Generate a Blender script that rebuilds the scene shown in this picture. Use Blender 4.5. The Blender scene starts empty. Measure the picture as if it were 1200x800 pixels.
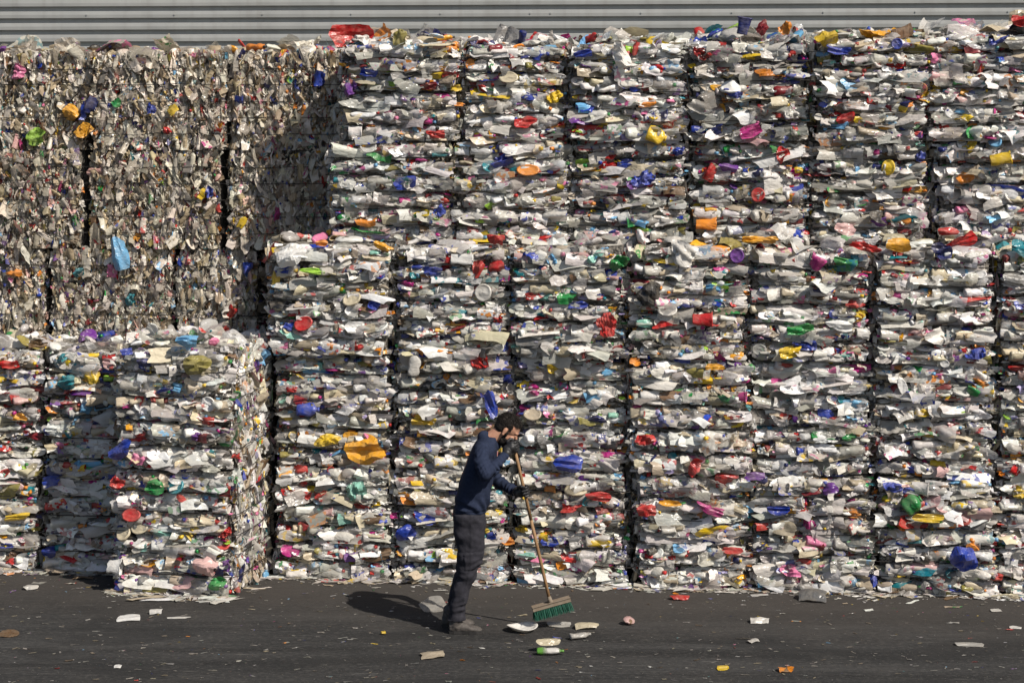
import bpy, math, random
import numpy as np
from mathutils import Vector, Matrix, noise

SC = bpy.context.scene
COL = SC.collection
R = math.radians
rng = np.random.default_rng(20240611)
random.seed(7)

# ------------------------------------------------------------------ camera / photo frame
F_PX, HOR, CAM_H, CAM_D = 2122.0, 150.0, 3.9, 15.5
PHI = R(6.0)
U_DIR = np.array([math.cos(PHI), -math.sin(PHI), 0.0])     # along the stacks, to the right
V_DIR = np.array([math.sin(PHI), math.cos(PHI), 0.0])      # into the stacks
D0 = 15.55

def ground_pt(px, py, z=0.0):
    d = F_PX * (CAM_H - z) / (py - HOR)
    return np.array([(px - 600.0) * d / F_PX, d - CAM_D, z])

def u_at(px, v=0.0):
    """distance along the stacks of a picture column at setback v"""
    p = px - 600.0
    d0 = D0 + v * math.cos(PHI)
    x0 = v * math.sin(PHI)
    return (p * d0 - F_PX * x0) / (F_PX * math.cos(PHI) + p * math.sin(PHI))

def uvz(u, v, z):
    return np.array([0.0, D0 - CAM_D, 0.0]) + U_DIR * u + V_DIR * v + np.array([0, 0, z])

# ------------------------------------------------------------------ object helpers
def empty(name, loc, rz=0.0, label=None, cat=None, group=None):
    o = bpy.data.objects.new(name, None)
    o.empty_display_size = 0.2
    COL.objects.link(o)
    o.location = Vector([float(q) for q in loc]); o.rotation_euler = (0, 0, rz)
    tag(o, label, cat, group)
    return o

def tag(o, label=None, cat=None, group=None, kind=None):
    if label: o['label'] = label
    if cat: o['category'] = cat
    if group: o['group'] = group
    if kind: o['kind'] = kind
    return o

def mesh_np(name, V, faces, mats, mat_idx=None, smooth=None, cols=None, cols2=None, parent=None):
    """V (n,3); faces list of int arrays (m,k); one object"""
    me = bpy.data.meshes.new(name)
    V = np.ascontiguousarray(V, dtype=np.float32)
    me.vertices.add(len(V)); me.vertices.foreach_set('co', V.ravel())
    loops = np.concatenate([f.ravel() for f in faces]).astype(np.int32)
    tot = np.concatenate([np.full(len(f), f.shape[1]) for f in faces]).astype(np.int32)
    start = np.concatenate([[0], np.cumsum(tot)[:-1]]).astype(np.int32)
    me.loops.add(len(loops)); me.loops.foreach_set('vertex_index', loops)
    me.polygons.add(len(tot)); me.polygons.foreach_set('loop_start', start)
    if mat_idx is not None:
        me.polygons.foreach_set('material_index', np.asarray(mat_idx, dtype=np.int32))
    me.polygons.foreach_set('use_smooth', np.asarray(smooth if smooth is not None else np.zeros(len(tot)), dtype=bool))
    if cols is not None:
        a = me.attributes.new('Col', 'FLOAT_COLOR', 'POINT')
        a.data.foreach_set('color', np.ascontiguousarray(cols, dtype=np.float32).ravel())
    if cols2 is not None:
        a = me.attributes.new('Ink', 'FLOAT_COLOR', 'POINT')
        a.data.foreach_set('color', np.ascontiguousarray(cols2, dtype=np.float32).ravel())
    for m in mats: me.materials.append(m)
    me.update(calc_edges=True)
    o = bpy.data.objects.new(name, me)
    COL.objects.link(o)
    if parent is not None: o.parent = parent
    return o

# ------------------------------------------------------------------ materials
def new_mat(name):
    m = bpy.data.materials.new(name); m.use_nodes = True
    nt = m.node_tree; b = nt.nodes['Principled BSDF']
    return m, nt, b
def N(nt, t, **kw):
    n = nt.nodes.new(t)
    for k, v in kw.items():
        if k.startswith('i_'):
            n.inputs[k[2:].replace('_', ' ')].default_value = v
        else: setattr(n, k, v)
    return n
def L(nt, a, b): nt.links.new(a, b)
def mixc(nt, fac, a, b, mode='MIX'):
    n = nt.nodes.new('ShaderNodeMix'); n.data_type = 'RGBA'; n.blend_type = mode
    for sock, v in ((n.inputs['Factor'], fac), (n.inputs['A'], a), (n.inputs['B'], b)):
        if hasattr(v, 'links'): nt.links.new(v, sock)
        elif sock.type == 'RGBA': sock.default_value = (*v, 1) if len(v) == 3 else v
        else: sock.default_value = v
    return n.outputs['Result']
def ramp(nt, src, stops, interp='LINEAR'):
    n = nt.nodes.new('ShaderNodeValToRGB'); n.color_ramp.interpolation = interp
    e = n.color_ramp.elements
    while len(e) < len(stops): e.new(0.5)
    for q, (p, c) in zip(e, stops):
        q.position = p; q.color = (c, c, c, 1) if not hasattr(c, '__len__') else (*c, 1)
    L(nt, src, n.inputs['Fac'])
    return n.outputs['Color']

def plastic_mat(name, clear):
    m, nt, b = new_mat(name)
    tc = N(nt, 'ShaderNodeTexCoord')
    col = N(nt, 'ShaderNodeAttribute', attribute_name='Col')
    ink = N(nt, 'ShaderNodeAttribute', attribute_name='Ink')
    # every piece has its own number in the alpha channels
    off = N(nt, 'ShaderNodeVectorMath', operation='MULTIPLY_ADD')
    off.inputs[1].default_value = (1, 1, 1)
    L(nt, tc.outputs['Object'], off.inputs[0])
    cmb = N(nt, 'ShaderNodeCombineXYZ')
    sc = N(nt, 'ShaderNodeMath', operation='MULTIPLY'); sc.inputs[1].default_value = 41.0
    L(nt, col.outputs['Alpha'], sc.inputs[0])
    for k in range(3): L(nt, sc.outputs[0], cmb.inputs[k])
    L(nt, cmb.outputs[0], off.inputs[2])
    vec = off.outputs[0]
    # printed areas: patches with hard edges
    n1 = N(nt, 'ShaderNodeTexNoise', i_Scale=19.0, i_Detail=1.5, i_Roughness=0.45); L(nt, vec, n1.inputs['Vector'])
    prt = ramp(nt, n1.outputs['Fac'], [(0.55, 0.0), (0.565, 1.0)])
    pm = N(nt, 'ShaderNodeMath', operation='MULTIPLY'); L(nt, prt, pm.inputs[0]); L(nt, ink.outputs['Alpha'], pm.inputs[1])
    c1 = mixc(nt, pm.outputs[0], col.outputs['Color'], ink.outputs['Color'])
    # grime
    n2 = N(nt, 'ShaderNodeTexNoise', i_Scale=11.0, i_Detail=6.0, i_Roughness=0.66); L(nt, vec, n2.inputs['Vector'])
    g = ramp(nt, n2.outputs['Fac'], [(0.42, 0.0), (0.78, 0.42)])
    c2 = mixc(nt, g, c1, (0.40, 0.34, 0.26))
    n3 = N(nt, 'ShaderNodeTexNoise', i_Scale=55.0, i_Detail=3.0); L(nt, vec, n3.inputs['Vector'])
    sp = ramp(nt, n3.outputs['Fac'], [(0.64, 0.0), (0.74, 0.32)])
    c3 = mixc(nt, sp, c2, (0.22, 0.18, 0.135))
    L(nt, c3, b.inputs['Base Color'])
    # crumple
    mpc = N(nt, 'ShaderNodeMapping'); mpc.inputs['Scale'].default_value = (.7, 1, 1.25); L(nt, vec, mpc.inputs['Vector'])
    wv = N(nt, 'ShaderNodeTexVoronoi', feature='DISTANCE_TO_EDGE', i_Scale=24.0); L(nt, mpc.outputs[0], wv.inputs['Vector'])
    n4 = N(nt, 'ShaderNodeTexNoise', i_Scale=15.0, i_Detail=3.0, i_Roughness=.5, i_Distortion=.6); L(nt, mpc.outputs[0], n4.inputs['Vector'])
    ad = N(nt, 'ShaderNodeMath', operation='MULTIPLY_ADD'); L(nt, wv.outputs['Distance'], ad.inputs[0]); ad.inputs[1].default_value = .8; L(nt, n4.outputs['Fac'], ad.inputs[2])
    bp = N(nt, 'ShaderNodeBump', i_Strength=0.6, i_Distance=0.012); L(nt, ad.outputs[0], bp.inputs['Height'])
    L(nt, bp.outputs[0], b.inputs['Normal'])
    rr = ramp(nt, n2.outputs['Fac'], [(0.3, 0.13 if clear else 0.22), (0.7, 0.32 if clear else 0.46)])
    L(nt, rr, b.inputs['Roughness'])
    b.inputs['Specular IOR Level'].default_value = 0.5
    tl = N(nt, 'ShaderNodeBsdfTranslucent'); L(nt, c3, tl.inputs['Color']); L(nt, bp.outputs[0], tl.inputs['Normal'])
    mt = N(nt, 'ShaderNodeMixShader'); mt.inputs[0].default_value = .36 if clear else .24
    L(nt, b.outputs[0], mt.inputs[1]); L(nt, tl.outputs[0], mt.inputs[2]); L(nt, mt.outputs[0], nt.nodes['Material Output'].inputs['Surface'])
    if clear:
        tr = N(nt, 'ShaderNodeBsdfTransparent')
        mx = N(nt, 'ShaderNodeMixShader'); mx.inputs[0].default_value = 0.36
        L(nt, mt.outputs[0], mx.inputs[1]); L(nt, tr.outputs[0], mx.inputs[2])
        L(nt, mx.outputs[0], nt.nodes['Material Output'].inputs['Surface'])
    return m

M_OPAQUE = plastic_mat('crumpled_plastic', False)
M_CLEAR = plastic_mat('clear_plastic', True)
m, nt, b = new_mat('packed_core')
tc = N(nt, 'ShaderNodeTexCoord'); n1 = N(nt, 'ShaderNodeTexNoise', i_Scale=30.0, i_Detail=6.0); L(nt, tc.outputs['Object'], n1.inputs['Vector'])
L(nt, ramp(nt, n1.outputs['Fac'], [(0.35, (0.03, 0.027, 0.023)), (0.62, (0.26, 0.235, 0.20))]), b.inputs['Base Color'])
b.inputs['Roughness'].default_value = 0.9
bp = N(nt, 'ShaderNodeBump', i_Strength=1.0, i_Distance=0.03); L(nt, n1.outputs['Fac'], bp.inputs['Height']); L(nt, bp.outputs[0], b.inputs['Normal'])
M_CORE = m
m, nt, b = new_mat('baling_wire_steel')
b.inputs['Base Color'].default_value = (0.02, 0.018, 0.017, 1); b.inputs['Metallic'].default_value = 0.4; b.inputs['Roughness'].default_value = 0.6
M_WIRE = m

# ------------------------------------------------------------------ palette (the plastics' own colours)
PAL = {
 'white': (.82, .81, .785), 'offwhite': (.73, .705, .66), 'haze': (.61, .585, .54), 'grey': (.42, .405, .375), 'dgrey': (.15, .15, .15),
 'cream': (.62, .54, .38), 'beige': (.44, .37, .27), 'brown': (.16, .095, .05), 'red': (.50, .018, .018), 'dred': (.22, .01, .02),
 'blue': (.012, .045, .36), 'dblue': (.01, .02, .14), 'lblue': (.16, .42, .68), 'teal': (.01, .22, .27), 'yellow': (.74, .50, .02),
 'orange': (.74, .25, .02), 'amber': (.76, .36, .02), 'green': (.02, .26, .06), 'lime': (.32, .58, .05), 'pink': (.72, .20, .38),
 'magenta': (.45, .015, .20), 'purple': (.14, .03, .26), 'black': (.014, .014, .016), 'mint': (.25, .55, .45), 'olive': (.28, .24, .06),
 'lilac': (.42, .36, .6), 'rose': (.66, .42, .40)}
NAMES = list(PAL)
def weights(d):
    w = np.array([d.get(n, 0.0) for n in NAMES], float); return w / w.sum()
W_FRONT = weights(dict(white=22, offwhite=23, haze=25, grey=15, dgrey=3.5, cream=6, beige=5, brown=2.0, red=2.4, dred=1.8, blue=1.9, dblue=2.0,
   lblue=1.5, teal=1.0, yellow=1.3, orange=1.1, amber=1.1, green=1.1, lime=.5, pink=.5, magenta=.8, purple=.8, black=1.6, mint=.6, olive=1.2, lilac=.6, rose=1.2))
W_SMALL = weights(dict(white=24, offwhite=24, haze=22, grey=13, dgrey=4, cream=5, beige=5, brown=2.5, red=3.2, dred=1.8, blue=3.0, dblue=2.0,
   lblue=2.2, teal=1.4, yellow=2.0, orange=2.2, amber=1.2, green=1.7, lime=.9, pink=1.0, magenta=1.2, purple=1.2, black=2, mint=1., olive=.8, lilac=.9, rose=1.5))
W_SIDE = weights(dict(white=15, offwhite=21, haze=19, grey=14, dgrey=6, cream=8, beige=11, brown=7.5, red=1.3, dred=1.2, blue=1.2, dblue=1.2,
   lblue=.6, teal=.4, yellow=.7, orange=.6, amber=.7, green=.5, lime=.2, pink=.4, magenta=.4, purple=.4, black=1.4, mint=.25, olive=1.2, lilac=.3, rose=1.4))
W_INK = weights(dict(white=3, red=3, blue=3, lblue=2, green=1.5, yellow=1.5, orange=1, magenta=1, purple=.7, black=1.2, dblue=1, teal=.7, pink=.7))
PALA = np.array([PAL[n] for n in NAMES])
SAT = np.array([n not in ('white', 'offwhite', 'haze', 'grey', 'cream', 'beige', 'dgrey', 'rose') for n in NAMES])

# ------------------------------------------------------------------ plastic piece shapes, generated n at a time
def tri(x): return 2.0 * np.abs(x - np.floor(x + 0.5)) * 2.0 - 1.0

def folds(X, Y, n, k, amp):
    """sharp random creases over a sheet: X, Y (V,) in -.5...5 -> (n,V)"""
    out = np.zeros((n, X.size))
    for j in range(k):
        an = rng.uniform(0, math.pi, (n, 1)); fr = rng.uniform(0.7, 2.6, (n, 1)) * (1 + 0.5 * j); ph = rng.uniform(0, 1, (n, 1))
        a = amp * rng.uniform(0.3, 1.0, (n, 1)) / (1 + 0.6 * j)
        out += a * tri(fr * (np.cos(an) * X + np.sin(an) * Y) + ph)
    return out

def foldsN(X, Y, n, k, amp):
    out = np.zeros(X.shape)
    for j in range(k):
        an = rng.uniform(0, math.pi, (n, 1)); fr = rng.uniform(0.5, 1.7, (n, 1)) * (1 + 0.5 * j); ph = rng.uniform(0, 1, (n, 1))
        out += amp * rng.uniform(0.3, 1.0, (n, 1)) / (1 + 0.6 * j) * tri(fr * (np.cos(an) * X + np.sin(an) * Y) + ph)
    return out

def grid_faces(nu, nv, closed=False):
    f = []
    for i in range(nu - 1):
        for j in range(nv if closed else nv - 1):
            j2 = (j + 1) % nv
            f.append((i * nv + j, i * nv + j2, (i + 1) * nv + j2, (i + 1) * nv + j))
    return np.array(f)

CRUMPLE = [1.0]
def g_film(n, w, l):
    nu, nv = 10, 8
    x, y = np.meshgrid(np.linspace(-.5, .5, nu), np.linspace(-.5, .5, nv), indexing='ij'); x = x.ravel(); y = y.ravel()
    ang = np.arctan2(y, x)
    rad = np.ones((n, x.size))
    for k in (2, 3, 5, 7):
        rad += rng.uniform(-.12, .12, (n, 1)) * (2 / k) ** .95 * np.sin(k * ang + rng.uniform(0, 6.3, (n, 1)))
    if CRUMPLE[0] > 1: rad = 1 + (rad - 1) * 1.7
    rnd = rng.uniform(.45 if CRUMPLE[0] > 1 else 0, 1, (n, 1))                       # how rounded its outline is
    disc = 0.5 * np.maximum(np.abs(x), np.abs(y)) * 2 / np.maximum(np.hypot(x, y), 1e-6)
    rad *= (1 - rnd) + rnd * disc * 1.15
    X = x * rad; Y = y * rad
    s = np.minimum(w, l)[:, None]
    long = np.where(rng.random((n, 1)) < .6, .35, 1.0)       # creases run with the length on most
    Z = foldsN(x[None] * long, y[None] + 0 * long, n, 5, 0.17 * CRUMPLE[0]) * s + rng.uniform(-.55, .25, (n, 1)) * (np.hypot(x, y) ** 2) * 2 * s
    Z -= rng.uniform(-.25, 1.25, (n, 1)) * (y ** 2) * 2.0 * l[:, None]      # most wrap round like a pressed pillow
    V = np.stack([X * w[:, None], Y * l[:, None], Z], -1)
    V += rng.normal(0, 1, V.shape) * (0.008 * s)[..., None]
    return V, grid_faces(nu, nv), False

def g_soft(n, w, l):
    V, F, _ = g_film(n, w, l)
    return V, F, True

def g_blob(n, w, l):
    nu, nv = 9, 12
    th = np.linspace(0.02, math.pi - 0.02, nu); ph = np.linspace(0, 2 * math.pi, nv, endpoint=False)
    T, P = np.meshgrid(th, ph, indexing='ij'); T = T.ravel(); P = P.ravel()
    x = np.cos(T); y = np.sin(T) * np.cos(P); z = np.sin(T) * np.sin(P)
    pinch = rng.uniform(.75, 1.5, (n, 1))                  # ends from blunt to pinched flat
    q = np.sin(T)[None] ** (pinch - 1); y = y[None] * q; z = z[None] * q; x = x[None] + 0 * q
    r = 1 + foldsN(x * .35 + .2 * z, y * .7 - .2 * z, n, 4, 0.12)
    fl = rng.uniform(.25, .55, (n, 1))
    lm = l[:, None] * .5
    V = np.stack([x * w[:, None] * .5, y * r * lm, z * r * lm * fl + foldsN(x * .3, y * .6, n, 3, .2) * lm], -1)
    V += rng.normal(0, 1, V.shape) * (0.015 * l)[:, None, None]
    return V, grid_faces(nu, nv, True), True

def g_bottle(n, w, l):
    xs = np.array([-.5, -.5, -.46, -.3, -.12, .05, .2, .3, .37, .40, .405, .5, .5]); rs = np.array([0.02, .8, 1, 1, .93, 1, .98, .8, .42, .30, .36, .36, .02])
    nv = 12; ph = np.linspace(0, 2 * math.pi, nv, endpoint=False)
    X = np.repeat(xs, nv); RR = np.repeat(rs, nv); P = np.tile(ph, len(xs))
    body = np.repeat((rs > .7).astype(float), nv)
    y = np.cos(P) * RR; z = np.sin(P) * RR
    d = 1 + body * folds(X, y * .5, n, 4, 0.16)
    fl = rng.uniform(.4, .8, (n, 1)); fl = 1 + (fl - 1) * (0.25 + .75 * body)
    lm = l[:, None] * .5
    V = np.stack([X * w[:, None] + 0 * y, y * d * lm, z * d * lm * fl + body * folds(X, y * .5, n, 2, .18) * lm + (X ** 2) * rng.uniform(-.8, .8, (n, 1)) * lm], -1)
    return V, grid_faces(len(xs), nv, True), True

def g_lid(n, w, l):
    rr = np.array([0.02, .45, .78, .82, .97, 1.0, .99]); zz = np.array([.02, .02, .03, .07, .08, 0.0, -.16])
    nv = 18; ph = np.linspace(0, 2 * math.pi, nv, endpoint=False)
    RR = np.repeat(rr, nv); P = np.tile(ph, len(rr)); Z0 = np.repeat(zz, nv)
    x = np.cos(P) * RR * .5; y = np.sin(P) * RR * .5
    bend = rng.uniform(-.9, .5, (n, 1)) * np.where(rng.random((n, 1)) < .5, 1, .25)
    V = np.stack([x * w[:, None], y * l[:, None], Z0 * .5 * l[:, None] + bend * (x ** 2) * w[:, None] + folds(x, y, n, 2, .05) * l[:, None]], -1)
    return V, grid_faces(len(rr), nv, True), True

def g_tub(n, w, l):
    hh = np.array([0, 0, .03, .3, .6, .92, .95, 1.0, .93]); rr = np.array([.02, .7, .74, .8, .86, .93, 1.02, 1.02, .9])
    nv = 14; ph = np.linspace(0, 2 * math.pi, nv, endpoint=False)
    H = np.repeat(hh, nv); RR = np.repeat(rr, nv); P = np.tile(ph, len(hh))
    d = 1 + folds(H - .5, np.cos(P) * .5, n, 3, .16)
    fl = rng.uniform(.25, .6, (n, 1))
    V = np.stack([(H - .5) * w[:, None] * rng.uniform(.7, 1, (n, 1)), np.cos(P) * RR * d * l[:, None] * .5,
                  np.sin(P) * RR * d * fl * l[:, None] * .5 + folds(H - .5, np.cos(P) * .5, n, 2, .1) * l[:, None]], -1)
    return V, grid_faces(len(hh), nv, True), True

def g_strip(n, w, l):
    nu, nv = 12, 3
    x, y = np.meshgrid(np.linspace(-.5, .5, nu), np.linspace(-.5, .5, nv), indexing='ij'); x = x.ravel(); y = y.ravel()
    tw = rng.uniform(-1.6, 1.6, (n, 1)) * x
    wid = l[:, None] * (1 + folds(x, y * 0, n, 2, .3))
    V = np.stack([x * w[:, None] + 0 * tw, y * np.cos(tw) * wid + folds(x, y * 0, n, 3, .10) * w[:, None],
                  y * np.sin(tw) * wid + folds(x, y * 0, n, 3, .09) * w[:, None]], -1)
    return V, grid_faces(nu, nv), False

def g_scrap(n, w, l):
    nu, nv = 4, 4
    x, y = np.meshgrid(np.linspace(-.5, .5, nu), np.linspace(-.5, .5, nv), indexing='ij'); x = x.ravel(); y = y.ravel()
    j = rng.normal(0, .10, (n, x.size, 2))
    s = np.minimum(w, l)[:, None]
    V = np.stack([(x + j[..., 0]) * w[:, None], (y + j[..., 1]) * l[:, None], folds(x, y, n, 3, .28) * s], -1)
    return V, grid_faces(nu, nv), False

GEN = dict(film=g_film, soft=g_soft, blob=g_blob, bottle=g_bottle, lid=g_lid, tub=g_tub, strip=g_strip, scrap=g_scrap)
PART_NAME = dict(film='plastic_sheet', soft='plastic_sheet', blob='plastic_bag', bottle='crushed_bottle', lid='plastic_lid', tub='crushed_tub', strip='plastic_strip', scrap='plastic_scrap')

def rot_batch(V, ex, ey, ez):
    return V[..., 0:1] * ex[:, None, :] + V[..., 1:2] * ey[:, None, :] + V[..., 2:3] * ez[:, None, :]

def normed(a): return a / np.maximum(np.linalg.norm(a, axis=-1, keepdims=True), 1e-9)

class Batch:
    """pieces of one shape: V (n,v,3) in the frame of a bale, with colours"""
    def __init__(s, kind, V, F, smooth, col, ink, clear):
        s.kind, s.V, s.F, s.smooth, s.col, s.ink, s.clear = kind, V, F, smooth, col, ink, clear

def colour_pieces(kind, n, nv, w, ci=None):
    if ci is None: ci = rng.choice(len(NAMES), n, p=w)
    c = PALA[ci] * rng.uniform(.78, 1.12, (n, 1)) * rng.uniform(.96, 1.04, (n, 3))
    pale = ci < 4
    clear = pale & (rng.random(n) < (.45 if kind in ('film', 'soft', 'bottle', 'strip') else .18))
    col = np.ones((n, nv, 4)); col[..., :3] = np.clip(c, 0.004, .82)[:, None, :]; col[..., 3] = rng.random(n)[:, None]
    ink = np.ones((n, nv, 4)); ink[..., :3] = PALA[rng.choice(len(NAMES), n, p=W_INK)][:, None, :]
    ink[..., 3] = ((rng.random(n) < .26) & (pale | (rng.random(n) < .3)))[:, None] * rng.uniform(.6, 1, (n, 1))
    if kind == 'bottle':                                # screw cap
        cap = PALA[rng.choice(len(NAMES), n, p=W_INK)]
        col[:, 9 * 12:, :3] = cap[:, None, :]; ink[:, 9 * 12:, 3] = 0
    return col, ink, clear

def orient(n, style):
    """columns of each piece's frame in face coordinates (a along, b up, c outward)"""
    t = np.where(rng.random(n) < .12, rng.uniform(90, 120, n), np.where(rng.random(n) < .16, rng.uniform(4, 22, n), rng.uniform(28, 84, n))) * math.pi / 180
    roll = rng.normal(0, 7, n) * math.pi / 180
    yaw = rng.normal(0, 20, n) * math.pi / 180
    if style == 'side':
        roll = rng.normal(0, 24, n) * math.pi / 180
        t = rng.uniform(18, 88, n) * math.pi / 180
    ex = np.stack([np.cos(yaw), 0 * yaw, np.sin(yaw)], -1)
    up = np.stack([0 * t, np.cos(t), np.sin(t)], -1)
    ey = normed(np.cross(up, ex)); ez = normed(np.cross(ex, ey))
    def rollv(v):
        return np.stack([v[:, 0] * np.cos(roll) - v[:, 1] * np.sin(roll), v[:, 0] * np.sin(roll) + v[:, 1] * np.cos(roll), v[:, 2]], -1)
    ex, ey, ez = rollv(ex), rollv(ey), rollv(ez)
    if style == 'side':                                 # folded edges stand upright on a bale's side
        sg = np.where(rng.random(n) < .5, 1, -1)[:, None]
        q = lambda v: np.stack([v[:, 1] * sg[:, 0], v[:, 0], v[:, 2]], -1)
        ex, ey, ez = q(ex), q(ey), q(ez)
    return ex, ey, ez

def bulge(a, b, W, H, nl, style):
    t = (b / H * nl) % 1.0
    k = .046 if style == 'front' else .018
    out = k * (np.sin(math.pi * np.clip(t, 0, 1)) ** .8 - .35)
    edge = np.clip((np.abs(a) - (W / 2 - .09)) / .09, 0, 1.3)
    return out - .046 * edge ** 2

SIZES = {  # share, width lo/hi, height lo/hi
 'front': dict(film=(.24, .08, .31, .045, .12), soft=(.31, .11, .44, .05, .14), blob=(.12, .08, .25, .035, .09), bottle=(.12, .15, .28, .055, .10), lid=(.06, .06, .15, .06, .14),
               tub=(.07, .09, .17, .06, .13), strip=(.08, .12, .30, .012, .035)),
 'side': dict(film=(.26, .07, .26, .03, .095), soft=(.24, .08, .27, .03, .10), blob=(.14, .05, .15, .02, .05), bottle=(.05, .12, .22, .04, .07), lid=(.06, .05, .10, .03, .08),
              tub=(.07, .06, .12, .04, .08), strip=(.20, .08, .2, .008, .025)),
}

def face_batches(W, H, style, n_big, n_small, nl, wbig, wsmall, inset=0.02):
    """all pieces that show on one face; centred on a, b from 0 to H, c outward from 0"""
    out = []
    for kind, (sh, w0, w1, l0, l1) in SIZES[style].items():
        n = max(1, int(round(sh * n_big)))
        p = rng.random(n) ** 1.5
        w = w0 + (w1 - w0) * p; l = l0 + (l1 - l0) * np.clip(p * .6 + rng.random(n) * .5, 0, 1)
        if kind in ('lid',): l = w * rng.uniform(.75, 1, n)
        ci = rng.choice(len(NAMES), n, p=wbig)
        k = np.where(SAT[ci], np.where(rng.random(n) < .82, .55, .95), 1.0); w = w * k; l = l * np.where(k < .6, .75, 1)
        V, F, sm = GEN[kind](n, w, l)
        ex, ey, ez = orient(n, style)
        vert = np.abs(ex[:, 1]) * w + np.abs(ey[:, 1]) * l
        a = rng.uniform(-1, 1, n) * np.maximum(W / 2 - inset - .42 * (np.abs(ex[:, 0]) * w + np.abs(ey[:, 0]) * l), .05)
        if style == 'front':                            # keep most pieces inside one strapped layer
            lay = rng.integers(0, nl, n); lh = H / nl
            room = np.maximum(lh * .5 - vert * .45, .012)
            b = (lay + .5) * lh + rng.uniform(-1, 1, n) * room
            free = rng.random(n) < .05
            b = np.where(free, rng.uniform(.05, H - .05, n), b)
        else:
            b = rng.uniform(0, 1, n) * (H - .06) + .03
        b = np.clip(b, vert * .42, H - vert * .38)
        c = bulge(a, b, W, H, nl, style) + rng.uniform(-.038, .012, n)
        V = rot_batch(V, ex, ey, ez) + np.stack([a, b, c], -1)[:, None, :]
        out.append(Batch(kind, V, F, sm, *colour_pieces(kind, n, V.shape[1], wbig, ci)))
    n = n_small
    w = rng.uniform(.018, .075, n); l = rng.uniform(.012, .05, n)
    V, F, sm = g_scrap(n, w, l)
    ex, ey, ez = orient(n, style)
    a = rng.uniform(-.5, .5, n) * (W - .02); b = rng.uniform(.01, H - .01, n)
    c = bulge(a, b, W, H, nl, style) + rng.uniform(-.04, .022, n)
    V = rot_batch(V, ex, ey, ez) + np.stack([a, b, c], -1)[:, None, :]
    out.append(Batch('scrap', V, F, sm, *colour_pieces('scrap', n, V.shape[1], wsmall)))
    return out

def top_batches(W, Dp, n, wts, wild=1.0):
    """loose pieces lying over the top of a bale: frame x, y, z above the top"""
    out = []
    for kind, sh, w0, w1, l0, l1 in (('film', .42, .12, .36, .08, .24), ('blob', .22, .1, .26, .06, .16), ('bottle', .1, .14, .26, .06, .10),
                                      ('lid', .08, .07, .15, .07, .15), ('strip', .12, .12, .3, .012, .035), ('tub', .06, .1, .16, .07, .13)):
        k = max(1, int(sh * n))
        w = rng.uniform(w0, w1, k); l = rng.uniform(l0, l1, k)
        V, F, sm = GEN[kind](k, w, l)
        yaw = rng.uniform(0, 2 * math.pi, k)
        tilt = np.abs(rng.normal(0, 24, k)) * wild
        tilt = np.where(rng.random(k) < .10 * wild, rng.uniform(45, 85, k), tilt) * math.pi / 180
        az = rng.uniform(0, 2 * math.pi, k)
        ez = np.stack([np.sin(tilt) * np.cos(az), np.sin(tilt) * np.sin(az), np.cos(tilt)], -1)
        ex0 = np.stack([np.cos(yaw), np.sin(yaw), 0 * yaw], -1)
        ey = normed(np.cross(ez, ex0)); ex = normed(np.cross(ey, ez))
        P = np.stack([rng.uniform(-.5, .5, k) * (W - .10), rng.uniform(-.5, .5, k) * (Dp - .10), rng.uniform(-.02, .045, k) + .28 * np.sin(tilt) * l], -1)
        V = rot_batch(V, ex, ey, ez) + P[:, None, :]
        out.append(Batch(kind, V, F, sm, *colour_pieces(kind, k, V.shape[1], wts)))
    return out

def place_front(B, W, Dp, face):
    """face coordinates -> bale coordinates (x, y, z), front looks along -y"""
    for q in B:
        a, b_, c = q.V[..., 0], q.V[..., 1], q.V[..., 2]
        if face == 'front': q.V = np.stack([a, -Dp / 2 - c, b_], -1)
        elif face == 'right': q.V = np.stack([W / 2 + c, a, b_], -1)
        elif face == 'left': q.V = np.stack([-W / 2 - c, -a, b_], -1)
        elif face == 'back': q.V = np.stack([-a, Dp / 2 + c, b_], -1)
    return B

def core_mesh(W, Dp, H):
    k = 6
    vs, fs, idx = [], [], {}
    def vid(p):
        key = tuple(np.round(p, 4))
        if key not in idx:
            idx[key] = len(vs); vs.append(p)
        return idx[key]
    g = np.linspace(-.5, .5, k + 1)
    for ax in range(3):
        for s in (-.5, .5):
            for i in range(k):
                for j in range(k):
                    q = []
                    for (aa, bb) in ((g[i], g[j]), (g[i + 1], g[j]), (g[i + 1], g[j + 1]), (g[i], g[j + 1])):
                        p = [0, 0, 0]; p[ax] = s; p[(ax + 1) % 3] = aa; p[(ax + 2) % 3] = bb
                        q.append(vid(np.array(p)))
                    fs.append(q if s > 0 else q[::-1])
    V = np.array(vs)
    V = V * np.array([W - .10, Dp - .10, H - .006]) + np.array([0, 0, H / 2])
    V[:, :2] += rng.normal(0, .010, (len(V), 2))
    V[:, 2] = np.clip(V[:, 2] + rng.normal(0, .006, len(V)), .012, H)
    return V, np.array(fs)

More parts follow.
